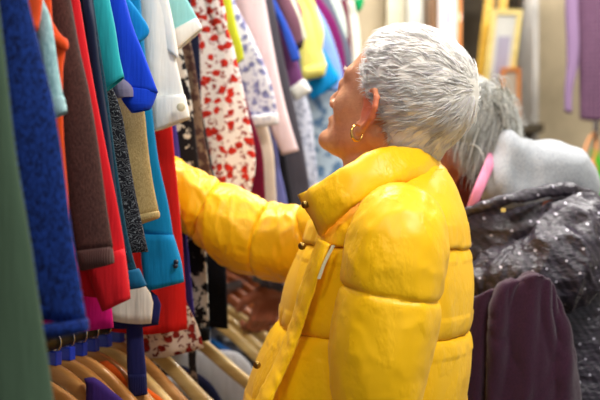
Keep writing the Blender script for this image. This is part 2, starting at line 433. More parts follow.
def blouse_btn(o):
    for (x,y) in ((176,262),(175.5,266)):
        mk('button',*uvs(P(x,y,1.388),(.004,.003,.004),10,8),plain('dark_button',(20,30,50),.4),o)
garment('blouse','cobalt teal blouse with a long buttoned sleeve end','blouse',1.41,TB,None,
        [[(120,0,139,0),(128,40,143,45),(128,100,150,104),(132,150,157,160),(140,200,167,205),(143,235,172,236)]],narrow=.07,bot=240,th=.017,amp=.003,
        cuffs=[('cuff',[(142,235,172.5,236),(143,262,180,262),(147,291,183,282)],TB,.0185)],extras=blouse_btn)
garment('blouse','cream white long blouse with its hem beneath the teal sleeve end','blouse',1.385,fabric('cream',(226,218,206),'plain'),
        [(100,0),(112,140),(118,215),(126,242),(135,268),(144,285),(150,293),(150,321)],th=.01,amp=.003,left=90)
WH=fabric('white_cotton',(240,240,232),'plain')
def wbtn(o):
    mk('button',*uvs(P(181,107,1.436),(.007,.002,.007),16,10),plain('cream_button',(235,225,185),.4),o)
garment('shirt','white cotton shirt with rolled sleeve and cream button','shirt',1.468,WH,None,
        [[(130,0,160,0),(140,30,168,30),(148,70,177,70),(153,100,184,98)],[(150,0,167,0),(160,25,173,28),(168,48,178,57)]],narrow=.07,bot=190,th=.017,amp=.008,fr=42,
        cuffs=[('rolled_cuff',[(152,99,184,96),(156,131,189,118)],WH,.021)],extras=wbtn)
NV=fabric('navy',(30,32,84),'plain')
garment('cardigan','navy cardigan with one narrow sleeve dangling over the lower hangers','cardigan',1.405,NV,
        [(100,0),(112,140),(116,215),(126,246),(137,273),(148,290),(157,298),(157,326)],None or [[(126,296,140,296),(128,340,142,340),(129,375,145,375),(130,383,145.5,383)]],left=90,th=.009,amp=.002,
        cuffs=[('cuff',[(129,375,145,375),(131,396,146,394)],fabric('navy_rib',(28,30,80),'rib',s=2),.0095)])
garment('dress','scarlet red crinkled dress hanging in front of the yellow sleeve','dress',1.52,fabric('scarlet',(205,28,24),'plain'),
        [(146,0),(158,60),(169,110),(173,150),(177,190),(181,240),(184,290),(186,332)],th=.009,amp=.006,fr=55,left=70)
MT=fabric('mint',(150,214,212),'plain')
garment('t_shirt','mint t-shirt whose short sleeve has a white turned-up band','t-shirt',1.545,MT,None,
        [[(160,0,186,0),(166,14,192,11),(172,33,197,21)]],narrow=.06,bot=150,th=.016,amp=.003,
        cuffs=[('cuff',[(172,33,197,20),(178,49,201,29)],WH,.018)])
# behind the reaching arm
garment('jumper','black and white patterned jumper with black hem band and ties','jumper',1.685,fabric('bw',(24,22,28),'patch',(205,200,190),s=1.7),
        [(165,0),(181,50),(190,100),(196,150),(203,220),(207,290),(208,331)],th=.012,amp=.004,left=120,
        cuffs=[('hem_band',[(168,331,208.5,328),(171,343,208.5,340)],fabric('black_rib',(18,18,20),'rib',s=1.5),.0135),
               ('tie',[(189,338,196,338),(190,365,195,365),(192,380,197,380),(191,399,196,398)],fabric('tie_pattern',(40,34,36),'patch',(150,132,120),s=2.4),.004)])
garment('blouse','long violet blouse edge showing between scarlet dress and patterned jumper','blouse',1.66,fabric('violet',(66,52,140),'plain'),
        [(150,0),(165,60),(178,150),(187,250),(194,319)],th=.008,amp=.002,left=120)
garment('lace_top','brown lace top beside the red flowered blouse','top',1.72,fabric('brown_lace',(74,50,46),'patch',(120,98,82),s=3),
        [(178,0),(190,45),(198,90),(204,140),(212,180),(218,240)],th=.01,amp=.005,fr=50,left=120)
garment('top','thin navy top squeezed left of the red flowered blouse','top',1.742,fabric('ink_navy',(28,32,58),'plain'),
        [(189,0),(197,30),(199,60),(200,110)],th=.008,amp=.002,left=150)
garment('jumper','plain black jumper hanging low under the yellow sleeve','jumper',1.765,fabric('black_knit',(20,20,30),'knit',(10,10,18)),
        [(180,0),(195,80),(212,170),(222,230),(226,290),(227,329)],th=.012,amp=.002,left=140)
FL=fabric('red_floral',(238,231,229),'floral',(208,48,34),(150,60,50),s=1.0)
garment('blouse','white blouse printed with red flowers, above the yellow sleeve','blouse',1.81,FL,
        [(214,0),(229,35),(238,70),(247,115),(253,145),(254,170),(249,192),(243,208)],[[(200,0,222,0),(212,16,226,20),(220,34,225,30)]],th=.018,amp=.008,fr=34)
garment('blouse','white red-flowered blouse with its long hem below the navy sleeve','blouse',1.565,fabric('red_floral_small',(222,206,190),'floral',(150,40,34),(120,60,50),s=1.1),
        [(140,0),(160,100),(172,150),(178,200),(182,260),(185,300),(197,328),(203,350)],th=.007,amp=.004,left=60,hemdy=-.03)
garment('t_shirt','lime green t-shirt between red-flowered and blue-flowered blouses','t-shirt',1.865,fabric('lime',(196,206,48),'plain'),None,
        [[(210,0,230,0),(220,25,236,28),(228,50,242,50),(233,67,243,59)]],narrow=.07,bot=120,th=.016,amp=.003)
garment('dress','dark raspberry red long dress seen just above the yellow sleeve','dress',1.90,fabric('raspberry',(120,16,50),'knit',(86,10,36)),
        [(216,0),(234,60),(250,115),(261,150),(264,190),(266,240)],th=.012,amp=.003)
WFb=fabric('blue_floral',(226,226,236),'floral',(140,142,190),(150,150,190),s=1.1)
garment('blouse','white blouse with pale blue flowers and scalloped hem','blouse',1.94,WFb,
        [(233,0),(248,30),(262,62),(272,90),(277,118)],th=.015,amp=.007,fr=34,left=200,
        cuffs=[('scalloped_hem',[(240,118,277,114),(242,128,278,124)],fabric('lace_white',(228,226,226),'patch',(196,196,204),s=3),.016)])
garment('dress','long ivory dress hanging below the blue-flowered blouse','dress',1.985,fabric('ivory',(226,208,190),'plain'),
        [(226,0),(248,60),(264,115),(272,150),(275,190),(278,240)],th=.012,amp=.005,left=200)
PK=fabric('pale_pink',(232,206,208),'plain')
garment('blouse','pale pink blouse with long straight sleeve','blouse',2.03,PK,None,
        [[(236,0,264,0),(250,45,272,45),(262,95,282,95),(272,130,291,130),(283,156,298,151)]],narrow=.06,bot=110,th=.02,amp=.003,
        )
garment('trousers','black trousers below the pale pink sleeve','trousers',2.08,fabric('black_cotton',(24,22,28),'plain'),
        [(240,0),(256,60),(272,110),(283,150),(290,190),(296,240)],th=.012,amp=.003)
garment('scarf','thin periwinkle scarf end hanging against the black trousers','scarf',2.06,fabric('periwinkle',(120,124,190),'plain'),
        [(262,100),(275,140),(279,170),(285,196),(291,240)],th=.004,amp=.002,left=252)
garment('coat','long charcoal grey coat behind the pale pink blouse','coat',2.125,fabric('charcoal',(74,70,78),'plain'),
        [(272,0),(281,50),(291,95),(302,145),(309,190),(314,250)],th=.012,amp=.003)
garment('cardigan','narrow bright blue cardigan edge over the plum top','cardigan',2.16,fabric('mid_blue',(44,80,180),'plain'),None,
        [[(266,0,274,0),(279,22,285,22),(287,45,295,45),(293,63,300,60)]],narrow=.05,bot=60,th=.008,amp=.002)
garment('top','plum purple top with white turned-up sleeve band','top',2.19,fabric('plum_top',(116,66,116),'plain'),None,
        [[(266,0,276,10),(276,30,288,40),(284,60,297,62),(289,89,303,82)]],narrow=.05,bot=70,th=.014,amp=.003,
        cuffs=[('cuff',[(289,90,304,80),(296,100,311,91)],WH,.016)])
BT=fabric('mauve_brown',(112,74,88),'plain')
garment('cardigan','mauve brown cardigan sleeve hanging end-on beside a cream one','cardigan',2.225,BT,None,
        [[(276,0,290,0),(284,20,298,18),(293,46,303,42)]],narrow=.04,bot=40,th=.02,amp=.002,
        cuffs=[('cuff',[(293,45,303,41),(295,51,302,47)],fabric('sleeve_mouth_shade',(50,32,40)),.019)])  # this dark end piece paints the shade inside the open sleeve end
garment('top','pale sage cream top beside the mauve brown sleeve','top',2.255,fabric('sage_cream',(214,216,190),'plain'),None,
        [[(282,0,294,0),(288,18,301,20),(298,42,306,38)]],narrow=.04,bot=40,th=.01,amp=.002)
garment('blouse','pale grey flowered blouse hanging below the white sleeve band','blouse',2.29,fabric('grey_floral',(206,208,222),'floral',(170,176,200),(180,186,205),s=1.5),
        [(270,0),(284,40),(296,75),(309,110),(314,150),(318,190),(322,240)],th=.012,amp=.005,fr=36)
garment('top','small magenta top at the frame edge beside yellow','top',2.315,fabric('magenta',(168,20,96),'plain'),None,
        [[(290,-6,296,0),(294,10,301,10),(298,21,302,19)]],narrow=.03,bot=30,th=.008,amp=.001)
YL=fabric('lemon',(240,228,120),'plain')
garment('blouse','lemon yellow blouse with a gathered sleeve end','blouse',2.345,YL,None,
        [[(292,0,306,0),(298,30,314,30),(300,52,321,50),(302,72,326,66)],[(304,0,313,0),(310,18,322,28),(316,42,323,38),(317,56,320,56)]],narrow=.03,bot=50,th=.02,amp=.006,fr=40,
        cuffs=[('ruffle',[(302,70,326,64),(303,80,324,75)],YL,.023)])
garment('top','bright sky blue gathered top under the yellow blouse','top',2.385,fabric('sky',(14,144,214),'plain'),None,
        [[(304,50,322,48),(309,74,332,66),(309,90,338,80),(312,99,326,92)]],narrow=.02,bot=40,th=.02,amp=.007,fr=40)
garment('shirt','light blue shirt sleeve beside the deep magenta one','shirt',2.425,fabric('light_blue',(132,164,222),'plain'),
        [(312,0),(325,22),(335,48),(342,75),(343,92)],th=.015,amp=.004,left=290)
garment('blouse','denim blue and white leaf-print blouse behind the woman\'s chin','blouse',2.465,fabric('denim_floral',(186,204,218),'patch',(98,130,164),s=1.2),
        [(316,40),(330,80),(340,110),(345,150),(349,200),(352,250)],th=.012,amp=.004)
garment('jumper','deep magenta purple jumper sleeve near the woman\'s forehead','jumper',2.505,fabric('wine_magenta',(110,20,84),'plain'),
        [(321,0),(333,18),(341,40),(346,70),(348,84)],th=.018,amp=.002,left=290)
garment('jacket','dark slate grey jacket behind the magenta jumper','jacket',2.55,fabric('slate',(96,100,116),'plain'),
        [(330,0),(340,24),(349,48),(354,100)],th=.012,amp=.003,left=300)
garment('shirt','pale mint striped shirt second from the far rack end','shirt',2.585,fabric('pale_mint',(212,226,214),'rib',s=1.2),
        [(339,0),(345,20),(347,45),(349,80)],th=.01,amp=.004,left=300)
garment('scarf','thin maroon scarf edge near the far rack end','scarf',2.62,fabric('maroon',(110,50,66),'plain'),
        [(346,0),(349,20),(351,44),(352,70)],th=.005,amp=.001,left=330)
garment('blouse','cream white blouse at the far end of the upper rail','blouse',2.66,fabric('cream_far',(228,228,212),'plain'),
        [(353,0),(358,25),(360,60),(362,120),(364,200)],th=.014,amp=.005,left=310)
garment('top','bright green top corner beyond the cream blouse','top',2.70,fabric('kelly',(20,150,86),'plain'),None,
        [[(346,-8,361,-8),(352,2,363,2),(356,13,361,9)]],narrow=.12,bot=10,th=.01,amp=.002)

# ---------------------------------------------------------------- wooden hangers on the lower rail
def wood(name,c,c2):
    t=NT(name,.32); v=t.co((1,1,1)); w=t.n('ShaderNodeTexWave',bands_direction='Z'); w.inputs['Scale'].default_value=24; w.inputs['Distortion'].default_value=3; w.inputs['Detail'].default_value=2
    v=t.co((.12,1.6,1)); t.l(v,w.inputs['Vector']); t.col(t.ramp(t.noise(40,3,v),[(.35,lin(c2)),(.65,lin(c))])); t.b.inputs['Coat Weight'].default_value=.3; return t.m
m_w1=wood('honey_wood',(214,158,92),(176,118,58)); m_w2=wood('copper_wood',(196,118,70),(150,80,44)); m_w3=wood('pale_wood',(226,196,130),(196,160,92))
m_blue=plain('blue_plastic',(20,60,200),.35)
def make_hanger(mw,label,marker=True,group='wooden hangers on the lower rail'):
    r=empty('wooden_hanger',(0,0,0),label,'clothes hanger',group)
    R=[]; xs=np.linspace(-.215,.215,49)
    for x in xs:
        t=abs(x)/.215; z=-.044-.135*(3*t*t-2*t**3)*.75-.030*t
        hh=.013*(1-.1*t)*(1-.75*max(0,(t-.93)/.07)**2); yy=-.02*t**2; ww=(.0065+.0055*t)*(1-.6*max(0,(t-.94)/.06)**2)
        th=np.linspace(0,2*np.pi,16,endpoint=False)
        cx=np.sign(np.cos(th))*np.abs(np.cos(th))**.6; sx=np.sign(np.sin(th))*np.abs(np.sin(th))**.6
        sl=-(.135*.75*6*t*(1-t)+.030)/.215*np.sign(x); nx,nz=-sl/math.hypot(1,sl),1/math.hypot(1,sl)
        R.append(np.stack([x+nx*hh*sx,yy+ww*cx,z+nz*hh*sx],1))
    mk('hanger_arm',*rings(R,True,True),mw,r)
    pts=[(0,0,-.04),(0,0,-.018),(.002,0,-.008)]+[(.0165*math.sin(a)-.000,0,.0165*math.cos(a)) for a in np.linspace(math.radians(165),math.radians(-95),16)]
    hk=mk('hook',*tube(pts,.0018,8,40),m_steel,r)
    if marker:
        o=mk('size_marker',*box((-.014,-.0065,-.034),(.014,.0065,-.013)),m_blue,r,smooth=False); bev(o,.002)
    return r
def copy_tree(o,parent=None):
    c=o.copy(); C.objects.link(c); c.parent=parent
    for ch in list(o.children):
        copy_tree(ch,c)
    return c
protos={}
def hang(d,mw,label,marker=True,rz=0,ry=0,dx=0,dz=0):
    k=(mw.name,marker)
    if k in protos: r=copy_tree(protos[k]); r['label']=label
    else: r=make_hanger(mw,label,marker); protos[k]=r
    r.location=(Xc(d)+dx,d,LZ+dz); r.rotation_euler=(0,math.radians(ry),math.radians(rz)); return r
Hs=[(1.12,m_w2,'copper brown hanger at the bottom left corner, nearest to the camera',-6,4),(1.175,m_w2,'copper brown hanger second from the olive dress',-4,2),(1.22,m_w1,'honey wood hanger third from the olive dress',-5,0),
 (1.265,m_w1,'honey wood hanger just before the purple garment',-3,1),(1.345,m_w1,'honey wood hanger just behind the purple garment',-6,1),(1.385,m_w1,'honey wood hanger second behind the purple garment',-4,-1),
 (1.425,m_w1,'honey wood hanger in the middle of the blue-marked row',-2,0),(1.465,m_w1,'honey wood hanger two before the orange garment',-4,-2),(1.51,m_w3,'pale wood hanger that runs behind the orange garment\'s front',-3,-2),
 (1.56,m_w1,'honey wood hanger right before the orange garment',-3,-1),(1.625,m_w3,'pale wood hanger right behind the orange garment',-2,-2)]
for d,mw,lb,rz,ry in Hs: hang(d,mw,lb,True,rz-(20 if d>1.28 else 8),ry-(0 if d>1.28 else 4))
hang(1.80,m_w3,'pale wood hanger below the red-flowered hem',False,-2,0)
hang(1.99,m_w3,'pale wood hanger above the white shirt on the lower rail',False,0,3)
hang(2.04,m_w3,'thick pale hanger left of the yellow jacket\'s front edge',False,-3,2,.0)
hang(2.10,m_w3,'pale wood hanger below the dark gap under the yellow sleeve',False,-2,-1,.0)
for i,(d,ry) in enumerate([(2.20,-1),(2.235,-3),(2.27,-5),(2.305,-7),(2.34,-9)]):
    hang(d,m_w2,['copper hanger lowest in the bunch under the yellow sleeve','copper hanger second lowest in the bunch under the yellow sleeve','copper hanger in the middle of the bunch under the yellow sleeve','copper hanger second highest in the bunch under the yellow sleeve','copper hanger topmost in the bunch under the yellow sleeve'][i],False,-6,ry,-.07,.045+.012*i)

def low(name,label,cat,d,mat,edge,th=.02,amp=.006,fr=24,left=None):
    """garment on the lower rail: shoulder edge in px, then straight down below the frame"""
    c=Xc(d); e=[P(x,y,d) for x,y in edge]
    rows=[(c-.035,LZ-.06,c+.035,LZ-.06)] if e[0][2]<LZ-.06 and left is None else []
    for p in e: rows.append((min(2*c-p[0],p[0]-.05),p[2],p[0],p[2]))
    xr=e[-1][0]; rows+= [(2*c-xr-.01,.95,xr+.015,.95),(2*c-xr-.01,.55,xr+.02,.55)]
    if left is not None:
        xl0=P(left,0,d)[0]; rows=[(min(max(a,xl0),x-.012),z0,x,z1) for i,(a,z0,x,z1) in enumerate(rows)]
    seedc[0]+=1
    return tag(loft(name,rows,d,mat,None,th,amp,fr,seedc[0],m=70),label,cat,LG)
low('blouse','dark purple blouse on a hanger at the lower left','blouse',1.305,fabric('purple_low',(58,34,104),'plain'),[(94,379),(102,384),(110,391),(122,401)],.010,left=88)
low('blouse','bright orange garment on the lower rail beside the navy sleeve','blouse',1.432,fabric('orange_low',(226,96,22),'plain'),[(107,363),(114,368),(126,378),(140,385),(152,393),(165,403)],.012,.006,left=103)
low('blouse','white garment with plum flowers low beneath the navy sleeve','blouse',1.74,fabric('plum_floral',(222,206,210),'floral',(130,30,90),(150,60,110),s=1.4),[(146,378),(160,386),(178,396),(190,408)],.01)
low('shirt','pale blue-grey shirt beside the navy one on the lower rail','shirt',1.83,fabric('ice_grey',(190,198,206),'plain'),[(156,372),(172,379),(192,390),(206,404)],.011)
low('cardigan','dark navy cardigan on the lower rail beside the white shirt','cardigan',1.87,fabric('navy_low',(30,32,62),'plain'),[(168,362),(186,368),(206,380),(222,402)],.013)
low('shirt','large white shirt on the lower rail left of the yellow jacket','shirt',1.93,fabric('white_low',(226,226,232),'plain'),[(212,350),(236,353),(250,366),(257,384),(262,404)],.02,.01,18)
low('top','vivid blue top showing above the white shirt on the lower rail','top',2.13,fabric('azure',(34,110,190),'plain'),[(206,334),(216,342),(228,350),(246,362)],.01)
low('blouse','grey patterned blouse above the white shirt on the lower rail','blouse',2.16,fabric('grey_pat',(150,150,150),'patch',(70,74,80),s=2),[(218,334),(236,342),(248,350),(262,360)],.01)
low('t_shirt','off-white t-shirt on the lower rail touching the yellow jacket edge','t-shirt',2.20,fabric('offwhite',(224,222,210),'plain'),[(232,326),(250,328),(262,336),(274,350)],.014)

# ---------------------------------------------------------------- people: shared pieces
def skin(name,c,c2,ear=None):
    t=NT(name,.42); n=t.noise(26,5,None,.65); n2=t.noise(140,3)
    col=t.ramp(n,[(.3,lin(c2)),(.62,lin(c))]); col=t.mix(t.ramp(n2,[(.62,K4),(.72,(.35,.35,.35,1))]),col,lin((150,84,52)))
    if ear is not None:   # the ear is ruddier skin
        tc=t.n('ShaderNodeTexCoord'); vd=t.n('ShaderNodeVectorMath',operation='DISTANCE'); t.l(tc.outputs['Object'],vd.inputs[0]); vd.inputs[1].default_value=tuple(ear)
        col=t.mix(t.ramp(vd.outputs['Value'],[(.020,W4),(.036,K4)]),col,lin((226,128,92)))
    t.col(col); t.b.inputs['Subsurface Weight'].default_value=.12; t.b.inputs['Subsurface Radius'].default_value=(.01,.004,.002); t.b.inputs['Subsurface Scale'].default_value=.5
    nn=t.bump(t.noise(60,6,t.co((1,1,2.4)),.7),.35,.0035); t.bump(t.noise(500,2),.12,.001,nn); return t.m
def frame(theta,phi,roll=0):
    """columns F (forward), L (left), U for a head facing image-left, turned away by theta, chin up by phi"""
    c,s=math.cos(theta),math.sin(theta); cp,sp=math.cos(phi),math.sin(phi)
    Fv=np.array([-c*cp,s*cp,sp]); L=np.array([-s,-c,0]); U=np.cross(Fv,L)
    if roll:
        cr,sr=math.cos(roll),math.sin(roll); L,U=L*cr+U*sr,U*cr-L*sr
    return np.stack([Fv,L,U],1)
def head_sdf(q):
    """q in head space (forward, left, up)"""
    a=np.abs(q[:,1]); m=np.stack([q[:,0],a,q[:,2]],1)
    d=s_ell(q,(-.014,0,.028),(.096,.076,.083))
    d=smin(d,s_ell(q,(.028,0,-.03),(.060,.057,.082)),.03)
    d=smin(d,s_cone(m,(-.012,.05,-.052),(.066,.016,-.094),.018,.015),.03)
    d=smin(d,s_ell(q,(.086,0,-.095),(.018,.024,.018)),.014)
    d=smin(d,s_cone(m,(.083,0,.020),(.064,.045,.018),.011,.010),.014)
    d=smin(d,s_sph(m,(.050,.042,-.028),.022),.02)
    d=smax(d,-s_ell(m,(.095,.031,-.004),(.017,.015,.011)),.010)
    d=smin(d,s_cone(q,(.084,0,.004),(.104,0,-.034),.0065,.0092),.010)
    d=smin(d,s_ell(m,(.095,.012,-.039),(.010,.007,.007)),.006)
    d=smax(d,-s_ell(m,(.100,.006,-.046),(.005,.003,.004)),.002)
    d=smin(d,s_ell(q,(.080,0,-.062),(.014,.026,.012)),.012)
    d=smin(d,s_ell(m,(.0905,.006,-.062),(.006,.014,.0042)),.004)
    d=smin(d,s_ell(q,(.0885,0,-.072),(.007,.018,.005)),.004)
    d=smax(d,-s_cone(m,(.100,0,-.067),(.087,.024,-.069),.0012,.001),.003)
    # eyelids
    lid=smax(s_sph(m,(.073,.031,-.003),.0145),-s_ell(m,(.089,.031,-.004),(.01,.013,.0032)),.002)
    d=smin(d,lid,.004)
    # ears
    ec=np.array([-.006,.073,-.018])
    pts=[ec+np.array([f_,l_,u_]) for f_,l_,u_ in [(.007,.003,.004),(.011,.004,.018),(.006,.008,.029),(-.005,.015,.033),(-.015,.021,.026),(-.019,.023,.012),(-.017,.020,-.003),(-.010,.014,-.017),(-.002,.007,-.028),(.005,.005,-.031),(.009,.002,-.022)]]
    e=s_ell(m,ec+np.array([-.003,.004,.0]),(.014,.006,.028))
    e=smin(e,s_ell(m,ec+np.array([.002,.006,-.029]),(.0085,.005,.011)),.006)
    for i in range(len(pts)-1): e=smin(e,s_cone(m,pts[i],pts[i+1],.0046,.0046),.003)
    e=smax(e,-s_ell(m,ec+np.array([.001,.013,.000]),(.008,.0075,.015)),.003)
    d=smin(d,e,.005)
    return d
def hand_pts(wr,dirv,palmn,curl=.5,L=.17,left=True):
    """list of round cones for a hand: wrist, direction, palm normal"""
    dv=np.asarray(dirv,float);dv/=np.linalg.norm(dv); n=np.asarray(palmn,float); n-=dv*(n@dv); n/=np.linalg.norm(n); s=np.cross(n,dv)*(1 if left else -1)
    wr=np.asarray(wr,float); cones=[(wr-dv*.03,wr,.024,.022)]
    for k,(o,ln) in enumerate([(.028,.062),(.010,.072),(-.009,.067),(-.027,.052)]):
        b=wr+dv*.080+s*o*.9; cones.append((wr+s*o*.55+dv*.01,b,.0135,.0105))
        p=b; ang=.15+curl*.4; r=.0092-.0005*k
        for j,f in enumerate((.45,.31,.24)):
            q=p+(dv*math.cos(ang)+n*math.sin(ang))*ln*f; cones.append((p,q,r,r*.92)); r*=.92; p=q; ang+=curl*(.9-.1*k)
    b=wr+s*.024+dv*.02; q=b+(dv*.75+s*.75+n*.35)*.033; q2=q+(dv*.95+s*.2+n*.45)*.030
    cones+=[(wr+dv*.01,b,.017,.015),(b,q,.014,.0105),(q,q2,.010,.0082)]
    return cones
def body_mesh(name,hc,HR,cones,mat,parent,lo,hi,h=.003,scale=1.0):
    HR=np.asarray(HR)
    def f(p):
        q=((p-hc)@HR)/scale; d=np.full(len(p),9.)
        near=np.linalg.norm(q,axis=1)<.26
        if near.any(): d[near]=head_sdf(q[near])*scale
        d[~near]=(np.linalg.norm(q[~near],axis=1)-.13)*scale
        for a,b,ra,rb in cones: d=smin(d,s_cone(p,a,b,ra,rb),.016 if ra>.02 else .004)
        return d
    V,Q=sdf_mesh(f,lo,hi,h,2)
    return mk(name,V,Q,mat,parent)
def strands(name,roots_dirs,mat,parent,colfn,r=.0006,seg=6):
    V=[];Fc=[];Cc=[];n=0
    for pts,rr in roots_dirs:
        m=len(pts); T=np.gradient(pts,axis=0); T/=np.linalg.norm(T,axis=1)[:,None]+1e-9
        a=np.cross(T,np.array([.3,.5,.8])); a/=np.linalg.norm(a,axis=1)[:,None]+1e-9; b=np.cross(T,a)
        col=colfn()
        for i in range(m):
            rad=rr*(1-.85*(i/(m-1))**2)
            for th in (0,2.094,4.189): V.append(pts[i]+rad*(math.cos(th)*a[i]+math.sin(th)*b[i])); Cc.append(col)
        for i in range(m-1):
            for j in range(3):
                k=(j+1)%3; Fc.append((n+i*3+j,n+i*3+k,n+i*3+3+k,n+i*3+3+j))
        n+=m*3
    return mk(name,np.array(V),Fc,mat,parent,colors=np.array(Cc))
def hair_mat(name):
    t=NT(name,.45); at=t.n('ShaderNodeAttribute'); at.attribute_name='tint'; t.l(at.outputs['Color'],t.b.inputs['Base Color']); t.b.inputs['Sheen Weight'].default_value=.1
    t.b.inputs['Subsurface Weight'].default_value=.45; t.b.inputs['Subsurface Radius'].default_value=(.01,.01,.009); t.b.inputs['Subsurface Scale'].default_value=.6; return t.m
def wrinkle(V,amp,sc,seed=0,stretch=(1,1,1),ridge=True):
    """displace along averaged outward direction from axis: returns scalar field"""
    out=np.zeros(len(V)); st=np.array(stretch)
    for i,v in enumerate(V):
        p=Vector(v*st*sc+seed)
        if ridge:
            n=noise.noise(p+Vector((noise.noise(p*.7+Vector((5,1,2))),0,noise.noise(p*.6)))*1.2)
            out[i]=(.35-abs(n))*2*amp
        else: out[i]=noise.noise(p)*amp
    return out
def vnormals(V,Fc):
    N=np.zeros_like(V)
    for f in Fc:
        a,b,c=V[f[0]],V[f[1]],V[f[2]]; nn=np.cross(b-a,c-a)
        if len(f)==4: nn=nn+np.cross(c-a,V[f[3]]-a)
        for i in f: N[i]+=nn
    return N/(np.linalg.norm(N,axis=1)[:,None]+1e-12)
def ringloft(rows,m,n,power=1.0):
    """rows: (cx,cy,cz, front, back, near, far, tiltx): horizontal rings, front=-x, back=+x, near=-y, far=+y"""
    R=resample(rows,m); out=[]; th=np.linspace(0,2*np.pi,n,endpoint=False)
    c=np.sign(np.cos(th))*np.abs(np.cos(th))**power; s=np.sign(np.sin(th))*np.abs(np.sin(th))**power
    for cx,cy,cz,fr,bk,ne,fa,tx in R:
        x=np.where(c>0,bk*c,fr*c); y=np.where(s>0,fa*s,ne*s); out.append(np.stack([cx+x,cy+y,cz+tx*x],1))
    return out
def crease(v,s,w): return math.exp(-abs(v-s)/w)

# ---------------------------------------------------------------- the woman in the yellow puffer jacket
p1=empty('person',(.12,1.40,0),'person with short white hair in a yellow puffer jacket, reaching into the rack','person')
HR1=frame(math.radians(35),math.radians(24)); hc1=P(395,103,1.375)
_e=hc1+HR1@np.array([-.010,.092,-.012])-np.array([.12,1.40,0]); m_skin=skin('skin_warm',(228,166,122),(202,132,92),_e)
neckb=np.array([.135,1.40,1.43])
hand1=hand_pts((-.27,1.605,1.46),(-.85,.0,.45),(0,.3,-1),.5,left=False)
hand1b=hand_pts((.10,1.19,.86),(-.1,.0,-1),(-.3,.9,0),.45)
cones1=[(hc1+HR1@np.array([-.028,0,-.045]),neckb,.052,.058),(hc1+HR1@np.array([.02,0,-.075]),neckb+np.array([-.02,0,0]),.030,.046),(neckb,np.array([.12,1.40,1.28]),.065,.11),(np.array([.12,1.36,1.3]),np.array([.12,1.36,.98]),.10,.11),(np.array([.12,1.44,1.3]),np.array([.12,1.44,.98]),.10,.11),
  (np.array([.12,1.25,1.36]),np.array([.12,1.20,1.10]),.045,.036),(np.array([.12,1.20,1.10]),np.array([.10,1.19,.87]),.036,.023),(np.array([.12,1.36,1.34]),np.array([.12,1.25,1.36]),.07,.045),(np.array([.12,1.44,1.34]),np.array([.12,1.56,1.37]),.07,.045),
  (np.array([.12,1.56,1.37]),np.array([-.06,1.59,1.325]),.042,.034),(np.array([-.06,1.59,1.325]),np.array([-.26,1.605,1.452]),.034,.023)]+hand1+hand1b
body1=body_mesh('body',hc1,HR1,cones1,m_skin,p1,(-.42,1.10,.66),(.30,1.70,1.66))
tag(body1,'skin of face, ear and neck, head raised and turned away')
def H1(f,l,u): return hc1+HR1@np.array([f,l,u])
m_eyew=plain('eye_white',(225,215,205),.2); 
for sgn in (1,-1):
    e=mk('eye',*uvs(H1(.073,sgn*.031,-.003),(.0125,.0125,.0125),20,14),m_eyew,p1)
    mk('iris',*uvs(H1(.0815,sgn*.031,-.003),(.005,.005,.005),14,10),plain('iris_brown',(60,44,34),.2),e)
# hair: cap + strands flowing from the whorl
def scalp(q):  # project a head space direction onto the scalp ellipsoid
    c=np.array([-.014,0,.028]); r=np.array([.099,.079,.087]); v=(q-c)/r; return c+r*v/np.linalg.norm(v)
whorl=scalp(np.array([-.115,-.012,.060]))
def in_hair(q):
    f,l,u=q
    lim=np.interp(u,[-.10,-.06,-.035,-.012,.012,.03,.06,.09,.2],[-.062,-.046,-.032,-.022,.010,.028,.038,.052,.2])
    return f<lim and u>-.092
# cap from head sdf offset
def cap_sdf(p):
    q=(p-hc1)@HR1
    d=s_ell(q,(-.016,0,.029),(.106,.087,.092))
    d=smin(d,s_ell(q,(-.048,0,-.035),(.052,.060,.062)),.02)
    f,u=q[:,0],q[:,2]
    lim=np.interp(u,[-.10,-.06,-.035,-.012,.012,.03,.06,.09,.2],[-.066,-.050,-.036,-.026,.006,.024,.034,.048,.12])
    return smax(smax(d,f-lim,.012),-.086-u,.01)
V,Q=sdf_mesh(cap_sdf,hc1-.17,hc1+.17,.003,2)
N=vnormals(V,Q); 
g=np.array([noise.noise(Vector(v*np.array([60,60,60]))) for v in V])
V=V+N*(g*.002)[:,None]
dq=(V-hc1)@HR1
def whitec():
    r=random.random()
    if r<.05: return (.5,.43,.37,1)
    if r<.2: return (.84,.76,.80,1)
    k=random.uniform(.92,1.0); return (k,k*.965,k*.90,1)
m_hair=hair_mat('hair_white')
hair1=mk('hair',V,Q,m_hair,p1,colors=np.tile(np.array([.84,.79,.71,1]),(len(V),1)))
S=[]
cen=np.array([-.016,0,.0]); 
idx=rng.choice(len(V),30000)
cnt=0
